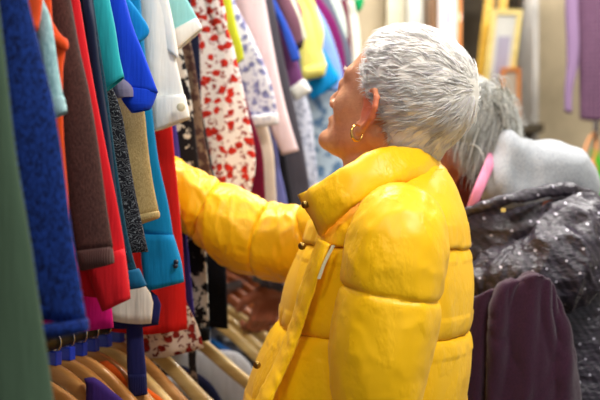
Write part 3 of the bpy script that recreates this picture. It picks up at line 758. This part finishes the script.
for i in idx:
    q=dq[i]
    if not in_hair(q): continue
    nrm=N[i]@HR1
    if nrm[0]>.75: continue
    fl=q-whorl; fl=fl-nrm*(fl@nrm)
    L0=np.linalg.norm(fl)
    if L0<.003: continue
    fl/=L0
    # swirl close to the whorl, forward and down elsewhere
    sw=np.cross(nrm,fl)*math.exp(-L0/.03)*1.0
    dn=np.array([-.1,0,-.9])*max(0,min(1,(-q[2]-.0)/.05)); fw=np.array([.35,0,.0])
    clump=np.array([noise.noise(Vector(q*70+j*9)) for j in range(3)])*1.1+np.array([noise.noise(Vector(q*190+j*5)) for j in range(3)])*.6
    dd=fl+sw+dn+fw+clump; dd=dd-nrm*(dd@nrm)*.9; dd/=np.linalg.norm(dd)
    Ln=random.uniform(.014,.030)*(1 if q[2]>-.02 else .7); lift=random.uniform(.10,.42)*(1.0 if q[2]>0 else .8)
    pts=[]
    for t in np.linspace(0,1,6):
        pts.append(q-nrm*.002+dd*Ln*t+nrm*(Ln*lift*math.sin(t*1.9)*.6)-nrm*(Ln*t)**2*(4 if q[2]>0 else 0))
    S.append((np.array([hc1+HR1@x for x in pts]),random.uniform(.0004,.0009))); cnt+=1
    if cnt>15000: break
strands('hair_strands',S,m_hair,hair1,whitec)
# eyebrow and earring
S=[]
for sgn in(1,-1):
    for i in range(45):
        t=random.random(); q=np.array([.0945-.022*t**1.5,sgn*(.014+.034*t),.019+.008*t-.006*t*t+random.uniform(-.003,.003)]); dd=np.array([-.2,sgn*.9,.3])
        S.append((np.array([hc1+HR1@(q+dd*.008*s) for s in (0,.5,1)]),.0004))
strands('eyebrow',S,m_hair,p1,lambda:(.5,.42,.34,1))
m_gold=plain('gold',(255,205,110),.18,1)
ring=[]
lobe=H1(-.001,.080,-.052)
cxr=P(357,133,lobe[1]-.012); 
for a in np.linspace(0,2*np.pi,33)[:-1]:
    ring.append(cxr+np.array([.0085*math.cos(a),.006*math.cos(a),.0115*math.sin(a)]))
ring.append(ring[0])
R=np.array(ring); mk('hoop_earring',*tube(R,[.0012,.0012,.0013,.0015,.0016,.0022,.0026,.0022,.0014,.0012],10),m_gold,p1)

# jacket
def puffer(name,c):
    t=NT(name,.42); a=lin(c); t.b.inputs['Specular IOR Level'].default_value=.35; t.b.inputs['Sheen Weight'].default_value=.05
    n=t.noise(5,3); t.col(t.mix(n,tuple(v*.93 for v in a[:3])+(1,),a))
    w=t.noise(11,5,t.co((1,1,.6)),.55); r=t.ramp(w,[(.40,W4),(.5,K4),(.60,W4)])
    nn=t.bump(w,.5,.013); nn=t.bump(r,.16,.004,nn); t.bump(t.noise(1200,1),.06,.0005,nn); return t.m
m_yel=puffer('yellow_nylon',(255,196,0))
def s_x(px,d): return (px-300)/F*d
rows=[]
def jr(y,xl,xr,cx,ne,fa,tx=0,Y=1.40):
    z=CAMZ-(y-200)/F*1.38; c=s_x(cx,1.38); 
    return (c,Y,z,c-s_x(xl,1.38),s_x(xr,1.38)-c,ne,fa,tx)
rows=[jr(158,384,424,405,.055,.055),jr(166,366,438,402,.085,.08),jr(180,345,449,396,.125,.12),jr(200,326,457,388,.160,.155),jr(222,312,463,382,.185,.180),jr(250,303,466,378,.19,.195),
      jr(285,290,468,376,.192,.20),jr(322,279,468,372,.195,.20),jr(360,262,465,366,.195,.20),jr(400,247,461,360,.195,.20),jr(445,240,470,356,.205,.21),jr(500,240,470,356,.21,.21)]
R=ringloft(rows,230,170,.92)
V,Fc=rings(R,True,False)
N=vnormals(V,Fc)
if (N[115*170]@np.array([1,0,0]))<0: N=-N
seams=[CAMZ-(y-200)/F*1.38 for y in (172,243,325,415,500)]
dsp=np.zeros(len(V))
for i,v in enumerate(V):
    z=v[2]+(.02*(v[0]-.12)); k=0
    zs=sorted(seams)
    for a,b in zip(zs[:-1],zs[1:]):
        if a<=z<=b:
            t=(z-a)/(b-a); k=.008*(math.sin(math.pi*t)**.5)-.005-.006*math.exp(-min(z-a,b-z)/.0035)
    if z>seams[1]: k*=.0
    dsp[i]=k
wr=wrinkle(V,.0022,9,3,(1.5,1.5,.8)); wr2=wrinkle(V,.0026,26,8,(1.6,1.6,.5))
V=V+N*(dsp+wr+wr2*(np.abs(np.sin((V[:,2]-seams[2])*np.pi/.13))<.6))[:,None]
jk=mk('puffer_jacket',V,Fc,m_yel,p1); solid(jk,.004)
tag(jk,'yellow quilted puffer jacket')
def sleeve(name,path,rads,seams,m=200,n=90,puff=.010,wamp=.004,seed=1,mat=None,parent=None,ry=1.0,wsc=14,cap0=True,tiltseam=0,lab=None):
    pts=resample(path,m); L=np.concatenate([[0],np.cumsum(np.linalg.norm(np.diff(pts,axis=0),axis=1))]); L/=L[-1]
    r=np.interp(L,[a for a,_ in rads],[b for _,b in rads])
    # smooth radius
    for _ in range(3): r[1:-1]=(r[:-2]+2*r[1:-1]+r[2:])/4
    T=np.gradient(pts,axis=0); T/=np.linalg.norm(T,axis=1)[:,None]
    up=np.array([0,-1.,0]); a=up-T[0]*(up@T[0]); a/=np.linalg.norm(a); th=np.linspace(0,2*np.pi,n,endpoint=False); out=[]
    ss=sorted(seams)
    for i in range(m):
        a=a-T[i]*(a@T[i]); a/=np.linalg.norm(a); b=np.cross(T[i],a)
        row=[]
        for t in th:
            Lq=L[i]+tiltseam*math.sin(t); k=0
            for s0,s1 in zip(ss[:-1],ss[1:]):
                if s0<=Lq<=s1: u=(Lq-s0)/(s1-s0); k=puff*(math.sin(math.pi*u)**.42)-puff*.6-puff*.55*math.exp(-min(Lq-s0,s1-Lq)/.006)
            row.append(pts[i]+(r[i]+k)*(math.cos(t)*a*ry+math.sin(t)*b))
        out.append(row)
    V,Fc=rings(np.array(out),cap0,True)
    N=vnormals(V,Fc); cen=np.repeat(pts,n,0)
    if np.mean(np.sum(N[:m*n]*(V[:m*n]-cen),1))<0: N=-N; 
    V=V+N*(wrinkle(V,wamp,wsc,seed,(1.3,1.3,.9))+wrinkle(V,wamp*.5,wsc*2.4,seed+4,(1.6,1.6,.7)))[:,None]
    o=mk(name,V,Fc,mat,parent)
    if lab: o['label']=lab
    return o
d0=1.20
sleeve('sleeve',[P(401,207,1.262),P(400,216,1.24),P(398,238,1.212),P(393,270,d0),P(389,305,d0),P(381,350,d0),P(377,400,d0),P(376,450,d0),P(374,560,1.19)],
   [(0,.022),(.03,.042),(.07,.057),(.16,.067),(.30,.069),(.45,.066),(.56,.060),(.7,.057),(.85,.056),(1,.040)],[-.16,.285,.60,.82,1.02],puff=.008,mat=m_yel,parent=jk,seed=5,wamp=.0022,tiltseam=.008)
sleeve('sleeve',[np.array([.10,1.56,1.36]),P(322,236,1.57),P(292,243,1.585),P(262,240,1.60),P(232,226,1.605),P(200,205,1.61),P(172,185,1.61),P(150,170,1.61)],
   [(0,.06),(.15,.064),(.3,.062),(.42,.066),(.5,.064),(.65,.060),(.8,.048),(.93,.040),(1,.030)],[-.05,.20,.44,.70,1.05],puff=.009,mat=m_yel,parent=jk,seed=9,wamp=.0045,wsc=13,tiltseam=-.02)
# collar, swept with an elliptical section from the far front round the nape to the near front
top=[(300,194,1.50),(330,176,1.52),(375,158,1.50),(416,150,1.44),(428,154,1.37),(405,147,1.30),(372,151,1.265),(340,168,1.255),(314,184,1.27),(296,193,1.295)]
bot=[(330,236,1.50),(350,220,1.53),(395,196,1.52),(428,176,1.46),(437,174,1.38),(420,180,1.28),(385,188,1.235),(354,208,1.225),(334,226,1.24),(322,240,1.27)]
A=resample([P(*a) for a in top],100); B=resample([P(*b) for b in bot],100)
R=[]; th=np.linspace(0,2*np.pi,28,endpoint=False)
T=np.gradient((A+B)/2,axis=0)
for i in range(100):
    c=(A[i]+B[i])/2; ax=(A[i]-B[i])/2; nn=np.cross(T[i],ax); nn/=np.linalg.norm(nn)
    e=min(1,i/6,(99-i)/6)**.5 if 0<i<99 else .15
    R.append(c+ax*(np.sign(np.sin(th))*np.abs(np.sin(th))**.8)[:,None]*(.9+.1*e)+nn*(np.cos(th)*.013*max(e,.2))[:,None])
V,Fc=rings(R,True,True); N=vnormals(V,Fc); V=V+N*(wrinkle(V,.003,16,2,(1,1,1.6))+wrinkle(V,.002,40,12,(1,1,1)))[:,None]
col=mk('collar',V,Fc,m_yel,jk)
m_snap=plain('brass_snap',(150,120,60),.3,1)
def snap(px,py,d,parent): mk('snap_button',*join([uvs(P(px,py,d),(.0055,.003,.0055),16,8),uvs(P(px,py,d-.0025),(.003,.0015,.003),12,6)]),m_snap,parent)
snap(305,205,1.268,col)
# front placket, zip and pocket welt
R=[];pl=resample([P(318,238,1.262),P(309,262,1.26),P(300,290,1.27),P(288,330,1.275),P(272,368,1.27),P(256,402,1.265),P(250,440,1.26)],60)
pl2=resample([P(330,244,1.232),P(322,266,1.225),P(313,295,1.225),P(300,335,1.23),P(285,372,1.225),P(270,404,1.22),P(262,440,1.22)],60)
T=np.gradient((pl+pl2)/2,axis=0)
for i in range(60):
    c=(pl[i]+pl2[i])/2; ax=(pl2[i]-pl[i])/2; nn=np.cross(T[i],ax); nn/=np.linalg.norm(nn); R.append(c+ax*np.sin(th)[:,None]+nn*(np.cos(th)*.006)[:,None])
V,Fc=rings(R,True,True); N=vnormals(V,Fc); V=V+N*wrinkle(V,.0015,40,7)[:,None]
plk=mk('front_placket',V,Fc,m_yel,jk)
m_zip=plain('pale_zip',(225,215,170),.35,.3)
zz=resample([P(333,246,1.222),P(325,262,1.216),P(319,278,1.215)],24); parts=[]
for i,p in enumerate(zz): parts.append(box(p-np.array([.0022,.001,.0012]),p+np.array([.0022,.001,.0012])))
mk('zip',*join(parts),m_zip,jk,smooth=False)
snap(302,246,1.255,jk); snap(257,365,1.262,plk)
# trousers and shoes (below the frame)
m_tr=fabric('dark_trousers',(40,42,52),'plain')
for sy in (-.095,.095):
    mk('trouser_leg',*tube([(.13,1.40+sy,1.06),(.12,1.40+sy,.9),(.115,1.40+sy,.5),(.125,1.40+sy,.07)],[.105,.10,.075,.065],24,30),m_tr,p1)
    mk('shoe',*join([uvs((.075,1.40+sy,.045),(.13,.045,.045),20,12)]),plain('shoe_leather',(40,34,32),.4),p1)

# ---------------------------------------------------------------- the woman with grey hair, bending forward
p2=empty('person',(.62,1.85,0),'person with grey wavy hair bowed forward in a dark spotted jacket with grey hood','person')
HR2=frame(math.radians(8),math.radians(-42)); D2=1.80
hc2=P(456,139,D2)
m_skin2=skin('skin_ruddy',(176,104,76),(140,74,52))
nk2=np.array([.41,1.80,1.44])
wr2=P(273,285,2.0)
hand2=hand_pts(wr2,(-.28,.15,-1),(-.5,.8,.1),.75)
wr2b=P(470,300,1.64); hand2b=hand_pts(wr2b,(-1,.1,-.3),(0,0,-1),.8)
cones2=[(hc2+HR2@np.array([-.03,0,-.045]),nk2,.052,.055),(nk2,np.array([.55,1.82,1.25]),.065,.13),(np.array([.53,1.82,1.26]),np.array([.64,1.82,.95]),.13,.12),
 (nk2,np.array([.47,1.66,1.34]),.05,.05),(np.array([.47,1.66,1.34]),P(556,272,1.59),.042,.035),(P(556,272,1.59),wr2b,.035,.024),
 (nk2,np.array([.42,2.0,1.34]),.05,.05),(np.array([.42,2.0,1.34]),np.array([.18,2.02,1.19]),.042,.035),(np.array([.18,2.02,1.19]),wr2,.035,.023)]+hand2+hand2b
body2=body_mesh('body',hc2,HR2,cones2,m_skin2,p2,(-.20,1.48,.80),(.80,2.12,1.72))
tag(body2,'skin of bowed face and hand')
def H2(f,l,u): return hc2+HR2@np.array([f,l,u])
for sgn in (1,-1):
    mk('eye',*uvs(H2(.073,sgn*.031,-.003),(.0125,.0125,.0125),16,10),m_eyew,p2)
def cap2(p):
    q=(p-hc2)@HR2
    d=s_ell(q,(-.018,0,.030),(.106,.094,.095)); d=smin(d,s_ell(q,(-.04,0,-.035),(.056,.066,.06)),.03)
    mm=np.stack([q[:,0],np.abs(q[:,1]),q[:,2]],1); d=smin(d,s_ell(mm,(-.008,.080,-.012),(.038,.028,.048)),.02)
    f,u=q[:,0],q[:,2]
    lim=np.interp(u,[-.10,-.03,.02,.06,.2],[-.02,.0,.03,.06,.1]); return smax(smax(d,f-lim,.01),-.1-u,.01)
V,Q=sdf_mesh(cap2,hc2-.19,hc2+.19,.004,2); N=vnormals(V,Q)
m_hair2=hair_mat('hair_grey')
hair2=mk('hair',V,Q,m_hair2,p2,colors=np.tile(np.array([.16,.155,.13,1]),(len(V),1)))
def greyc():
    r=random.random()
    if r<.4: k=random.uniform(.10,.2); return (k,k*.96,k*.8,1)
    k=random.uniform(.3,.7); return (k,k,k*.92,1)
dq=(V-hc2)@HR2; S=[]; cnt=0
part=scalp(np.array([-.03,0,.12]))
for i in rng.choice(len(V),9000):
    q=dq[i]; nrm=N[i]
    if q[2]<-.05 or N[i]@HR2[:,0]>.6: continue
    r0=V[i]+nrm*.001
    side=1 if q[1]>0 else -1
    clump=np.array([noise.noise(Vector(q*28+j*7)) for j in range(3)])
    v=HR2@np.array([.15+.25*random.random(),side*.5,-.15])+clump*.28
    v=v-nrm*(v@nrm); v/=np.linalg.norm(v)+1e-9
    Ln=random.uniform(.09,.15); pts=[]; p=r0.copy(); st=Ln/9
    for k in range(10):
        pts.append(p.copy())
        v=v*.82+np.array([-.05,0,-.26])+clump*.04+.12*np.array([math.sin(k*.9+clump[0]*6),math.cos(k*.7+clump[1]*6)*.6,0])*(k/9)
        v/=np.linalg.norm(v); p=p+v*st
        qq=(p-hc2)@HR2; cc=np.array([-.018,0,.0]); rr=np.array([.112,.094,.13]); e=np.linalg.norm((qq-cc)/rr)
        if e<1: p=hc2+HR2@(cc+(qq-cc)/e)
    # keep the cheek towards the camera clear
    ok=True
    for x in pts:
        qx=(x-hc2)@HR2
        if qx[0]>.045 and qx[2]<.03 and random.random()<.8: ok=False;break
    if not ok: continue
    S.append((np.array(pts),random.uniform(.0006,.0013))); cnt+=1
    if cnt>5200: break
# loose curls at the nape
for i in range(420):
    a=random.uniform(0,1); b0=P(488+random.gauss(0,8),105+random.gauss(0,12),D2-.06+random.uniform(-.03,.05)); s=random.uniform(.6,1.2); ph=random.uniform(0,1.5)
    pts=[b0+np.array([.052*s*t+.007*math.sin(5*t+ph),.01*math.sin(4*t+a*6),-.004-.036*s*t+.014*math.sin(6*t+ph)]) for t in np.linspace(0,1,10)]
    S.append((np.array(pts),random.uniform(.0006,.0011)))
strands('hair_strands',S,m_hair2,hair2,greyc)
# jacket: dark, spotted, crinkled
def spotted():
    t=NT('spotted_nylon',.38); t.b.inputs['Specular IOR Level'].default_value=.5
    a=lin((62,54,66)); b=lin((38,33,43)); n=t.noise(70,4); w=t.n('ShaderNodeTexWave'); w.inputs['Scale'].default_value=26; w.inputs['Distortion'].default_value=4; w.inputs['Detail'].default_value=3
    t.l(t.co((1,1,1),(0,.6,0)),w.inputs['Vector']); base=t.mix(w.outputs['Fac'],b,a)
    v=t.n('ShaderNodeTexVoronoi',voronoi_dimensions='2D'); v.inputs['Scale'].default_value=30; v.inputs['Randomness'].default_value=.45; t.l(t.co((1,1,1),(math.pi/2,0,.5)),v.inputs['Vector'])
    t.col(t.mix(t.ramp(v.outputs['Distance'],[(.05,W4),(.08,K4)]),base,lin((196,190,205))))
    nn=t.bump(t.noise(22,5,t.co((1,1,2)),.6),.8,.012); t.bump(n,.25,.002,nn); return t.m
m_sp=spotted()
def j2(y,xl,xr,ne,fa,Y=1.82):
    z=CAMZ-(y-200)/F*1.70; c=s_x((xl+xr)/2,1.70); h=s_x(xr,1.70)-c; return (c,Y,z,h,h,ne,fa,max(0,.16-(y-180)*.002))
rows=[j2(178,508,570,.06,.06),j2(188,484,590,.11,.10),j2(202,464,608,.15,.15),j2(220,453,625,.18,.18),j2(240,448,645,.19,.19),j2(275,448,655,.19,.19),j2(320,455,665,.19,.19),j2(370,480,675,.19,.19),j2(440,500,690,.2,.2),j2(520,500,695,.21,.21)]
V,Fc=rings(ringloft(rows,110,120,.95),True,False); N=vnormals(V,Fc)
if (N[60*120]@np.array([1,0,0]))<0: N=-N
V=V+N*(wrinkle(V,.012,5,1,(1.0,1,1.9))+wrinkle(V,.004,14,5,(.8,1,2)))[:,None]
jk2=mk('jacket',V,Fc,m_sp,p2); solid(jk2,.004); tag(jk2,'dark grey spotted crinkly jacket')
sleeve('sleeve',[P(582,222,1.68),P(580,232,1.64),P(573,250,1.60),P(562,263,1.585),P(530,273,1.585),P(500,281,1.60),P(478,296,1.63)],
  [(0,.03),(.12,.072),(.3,.078),(.5,.075),(.7,.06),(.9,.045),(1,.034)],[0,2],puff=0,wamp=.011,wsc=10,seed=21,mat=m_sp,parent=jk2)
sleeve('sleeve',[np.array([.44,1.98,1.34]),np.array([.32,2.02,1.27]),np.array([.16,2.03,1.20]),np.array([.04,2.0,1.21]),P(276,262,1.96),P(268,284,1.96)],
  [(0,.06),(.3,.06),(.6,.052),(.85,.042),(1,.034)],[0,2],puff=0,wamp=.008,wsc=12,seed=31,mat=m_sp,parent=jk2)
# front edge roll of the jacket neckline
R=resample([P(452,222,1.66),P(462,215,1.635),P(482,207,1.615),P(505,200,1.605),(P(535,194,1.61)),(P(562,189,1.63)),P(594,196,1.68)],70)
V,Fc=tube(R,[.006,.009,.010,.011,.012,.012,.008],16,None); N=vnormals(V,Fc); V=V+N*wrinkle(V,.003,30,3)[:,None]
mk('neckline_edge',V,Fc,m_sp,jk2)
mk('zip_pull',*join([box(P(501,208,1.60),P(505,212,1.606)[[0,1,2]])]),m_gold,jk2,smooth=False)
# hood
def heather():
    t=NT('grey_fleece',.95); t.b.inputs['Sheen Weight'].default_value=.3; n=t.noise(350,3); t.col(t.ramp(n,[(.3,lin((134,138,144))),(.7,lin((172,175,180)))])); nn=t.bump(t.noise(20,4),.3,.008); t.bump(n,.3,.002,nn); return t.m
hs=[((508,158),(15,29),1.72,.06,.25),((498,184),(15,26),1.70,.06,.2),((530,176),(40,37),1.75,.085,0),((556,174),(34,33),1.77,.09,0),((576,190),(18,24),1.78,.08,0),((520,196),(36,16),1.70,.05,0)]
def hood(p):
    d=None
    for (x,y),(rx,rz),dd,ry,_ in hs:
        e=s_ell(p,P(x,y,dd),(rx/F*dd*.97,ry,rz/F*dd*.97)); d=e if d is None else smin(d,e,.03)
    # folded opening
    d=smax(d,-s_cone(p,P(519,136,1.66),P(560,150,1.665),.004,.007),.014)
    return d
V,Q=sdf_mesh(hood,(.26,1.54,1.32),(.66,1.92,1.58),.004,2); N=vnormals(V,Q)
V=V+N*(wrinkle(V,.005,9,6,(1.8,1,.5)))[:,None]
hd=mk('hood',V,Q,heather(),jk2); tag(hd,'pale grey fleece hood')
# inner clothes: red-brown jumper, pink lanyard
R=ringloft([(.37,1.79,1.448,.06,.06,.06,.06,-.5),(.385,1.79,1.42,.085,.08,.085,.08,-.4),(.42,1.80,1.37,.12,.10,.13,.12,-.2),(.46,1.81,1.30,.14,.10,.15,.14,0)],30,60)
mk('jumper',*rings(R,False,False),fabric('rust_knit',(98,36,26),'knit',(70,26,20)),p2)
pk=resample([P(496,146,1.74),P(487,170,1.66),P(476,196,1.62),P(470,212,1.63)],30)
V,Fc=tube(pk,[.008,.010,.010,.009],12,None,rz=.35)
mk('pink_neckband',V,Fc,fabric('pink_band',(226,140,170),'plain'),p2)
for sy in (-.1,.1):
    mk('trouser_leg',*tube([(.63,1.82+sy,.98),(.64,1.82+sy,.85),(.62,1.82+sy,.5),(.62,1.82+sy,.07)],[.105,.10,.075,.065],24,30),m_tr,p2)
    mk('shoe',*uvs((.57,1.82+sy,.045),(.13,.045,.045),20,12),plain('shoe_suede',(50,44,42),.7),p2)

# plum coat carried over the near forearm
m_plum=fabric('plum_wool',(58,24,48),'knit',(40,14,34),s=1.5,sheen=.25)
ct=empty('coat',P(520,600,1.50),'deep plum wool coat draped over the arm of the person with grey hair','coat')
def drape(name,ed,d,th,amp,fr,seed,wa):
    o=loft(name,px_rows(ed,d),d,m_plum,ct,th,amp,fr,seed,n=120,m=110,power=.8)
    me=o.data; V=np.array([v.co[:] for v in me.vertices]); Fc=[tuple(p.vertices) for p in me.polygons]; N=vnormals(V,Fc)
    V=V+N*(wrinkle(V,wa,7,seed,(1.8,1,.45))+wrinkle(V,wa*.4,22,seed+3,(1.5,1,.6)))[:,None]
    me.vertices.foreach_set('co',V.ravel()); me.update()
drape('body',[(531,274,541,273),(516,277,551,277),(503,284,557,286),(496,294,562,302),(492,306,566,322),(490,322,571,350),(488,350,576,378),(485,402,580,402),(484,470,586,470),(484,640,590,640)],1.495,.030,.018,48,5,.010)
drape('sleeve',[(478,294,492,289),(469,298,504,293),(463,306,508,306),(461,330,506,330),(459,365,500,365),(457,400,496,400),(455,470,494,470),(455,560,492,560)],1.515,.022,.010,60,17,.006)

# ---------------------------------------------------------------- background things
m_of=wood('orange_frame_wood',(222,140,52),(196,112,36)); m_yf=wood('yellow_frame_wood',(226,182,64),(206,156,44)); m_gf=wood('pale_gold_wood',(222,200,120),(200,176,96))
m_paper=plain('poster_paper',(238,238,242),.6); m_pinkp=plain('pink_print',(238,150,180),.6)
def picframe(label,x0,y0,x1,y1,d,fw,mf,inner,depth=.025,lean=0,shear=0,mount=None):
    c=P((x0+x1)/2,y1,d); r=empty('picture_frame',c,label,'picture frame','frames standing behind the shoppers')
    w=(x1-x0)/F*d; h=(y1-y0)/F*d; a=fw/F*d
    def place(V):
        V=np.array(V,float); V[:,0]+=shear*V[:,2]; V[:,1]+=lean*V[:,2]; return V+c
    fr=[box((-w/2,-depth/2,0),(-w/2+a,depth/2,h)),box((w/2-a,-depth/2,0),(w/2,depth/2,h)),box((-w/2+a,-depth/2,0),(w/2-a,depth/2,a)),box((-w/2+a,-depth/2,h-a),(w/2-a,depth/2,h))]
    V,Fc=join(fr); mk('frame',place(V),Fc,mf,r,smooth=False)
    V,Fc=box((-w/2+a,-.002,a),(w/2-a,.008,h-a)); pi=mk('picture',place(V),Fc,inner,r,smooth=False)
    if mount is not None:
        for (u0,v0,u1,v1,mm,nm) in mount:
            V,Fc=box((-w/2+a+(w-2*a)*u0,-.004,a+(h-2*a)*v0),(-w/2+a+(w-2*a)*u1,-.002,a+(h-2*a)*v1)); mk(nm,place(V),Fc,mm,pi,smooth=False)
    return r
# shelf the frames stand on
sh=empty('shelf_unit',P(475,128,3.75),'dark shelving unit with framed pictures on it','shelf')
xa,xb=P(431,0,3.75)[0],P(521,0,3.75)[0]; zsh=P(0,128,3.6)[2]
m_dk=plain('dark_shelf',(84,72,52),.7); m_sv=plain('silver_panel',(190,186,180),.4)
mk('shelf_board',*box((xa,3.4,zsh-.03),(xb,3.85,zsh)),m_dk,sh,smooth=False)
mk('shelf_board',*box((xa,3.6,2.42),(xb,3.85,2.45)),m_dk,sh,smooth=False)
mk('back_panel',*box((xa,3.85,0),(xb,3.87,2.5)),m_dk,sh,smooth=False)
mk('side_panel',*box((xa-.02,3.55,0),(xa,3.87,2.5)),plain('side_brown',(120,84,46),.6),sh,smooth=False)
mk('side_panel',*box((xb,3.55,0),(xb+.02,3.87,2.5)),m_sv,sh,smooth=False)
picframe('orange wooden picture frame with a white print marked pink',431,-40,461,127,3.60,4.5,m_of,m_paper,mount=[(.52,.62,.68,1,m_pinkp,'pink_stroke'),(.2,.86,.4,.93,m_pinkp,'pink_stroke'),(.3,.52,.6,.56,plain('blue_print',(170,190,220),.6),'blue_stroke')])
picframe('tall golden yellow wooden frame beside the grey hair',470,-30,492,127,3.55,8,m_yf,plain('dim_picture',(120,100,60),.6),shear=.12)
picframe('pale gold frame with lilac grey picture in a white mount',478,10,508,127,3.45,5,m_gf,plain('mount',(206,204,196),.7),shear=.12,mount=[(.2,.1,.85,.8,plain('lilac_picture',(160,152,170),.6,bump=.3),'print')])
picframe('small orange frame standing just left of the bare wall',501,68,520,127,3.42,3.5,m_of,plain('small_pic',(190,172,150),.6))
# box and bottles behind frames
for i,(x,y0,y1,cc) in enumerate([(465,2,30,(176,178,170)),(465,36,52,(150,148,130)),(464,60,90,(120,112,90))]):
    V,Fc=box(P(x-4,y1,3.78),P(x+4,y0,3.83)); 
    
# checked shirt hung on the back wall on the right
rsh=empty('checked_shirt',P(590,120,3.0),'purple checked shirt hanging high at the right edge','shirt')
CK=fabric('purple_check',(114,84,102),'check',(74,46,72))
loft('body',px_rows([(584,-60,640,-60),(576,-30,650,-30),(577,40,650,40),(579,80,650,80),(580,119,650,121)],3.0),3.0,CK,rsh,.03,.008,14,77)
loft('sleeve',px_rows([(574,-60,586,-60),(566,0,577,0),(567,45,578,45),(567,66,577,66),(565,90,572,90),(565,112,571,113)],2.96),2.96,fabric('lilac_sleeve',(132,106,138),'plain'),rsh,.014,.004,30,78)
r2=empty('clothes_rail',P(596,0,3.1)*np.array([1,1,0]),'thin grey metal stand behind the checked shirt','clothes rail')
mk('pole',*tube([P(596,0,3.1)*np.array([1,1,0])+np.array([0,0,.02]),P(596,-90,3.1)],.011,12),m_steel,r2)
mk('base',*uvs(P(596,0,3.1)*np.array([1,1,0])+np.array([0,0,.015]),(.2,.2,.015),24,8),m_steel,r2)
mk('arm',*tube([P(570,-78,3.1),P(650,-78,3.1)],.009,12),m_steel,r2)
# tan bag and green garment beyond the hooded shoulder
bg=empty('handbag',P(590,200,2.9),'tan brown leather bag hanging above the hooded shoulder at right','bag')
V,Fc=uvs(P(588,172,2.9),(.036,.025,.045),24,16); V=V+vnormals(V,Fc)*wrinkle(V,.006,16,3)[:,None]
mk('bag_body',V,Fc,plain('tan_leather',(176,104,48),.5,bump=.3),bg)
mk('strap',*tube([P(582,164,2.9),P(586,146,2.95),P(596,134,3.08),P(596,150,3.0),P(592,164,2.9)],.005,10,24),plain('tan_strap',(190,120,60),.5),bg)
seedc[0]+=1
o=loft('scarf',px_rows([(592,150,598,150),(592,165,602,165),(593,180,608,178),(593,192,614,190),(592,215,618,215)],3.06),3.06,fabric('lime_green',(70,170,40),'plain'),None,.012,.005,30,91); tag(o,'bright green scarf at the right edge above the dark jacket','scarf')

# ---------------------------------------------------------------- camera
cam=bpy.data.cameras.new('cam'); co=bpy.data.objects.new('camera',cam); C.objects.link(co)
co.location=(0,0,CAMZ); co.rotation_euler=(math.pi/2,0,0)
cam.sensor_width=36; cam.lens=54; cam.clip_start=.05
cam.dof.use_dof=True; cam.dof.focus_distance=1.24; cam.dof.aperture_fstop=3.6
sc=bpy.context.scene; sc.camera=co
sc.view_settings.view_transform='Standard'; sc.view_settings.look='None'; sc.view_settings.gamma=1; sc.view_settings.exposure=-0.12; sc.view_settings.use_curve_mapping=False
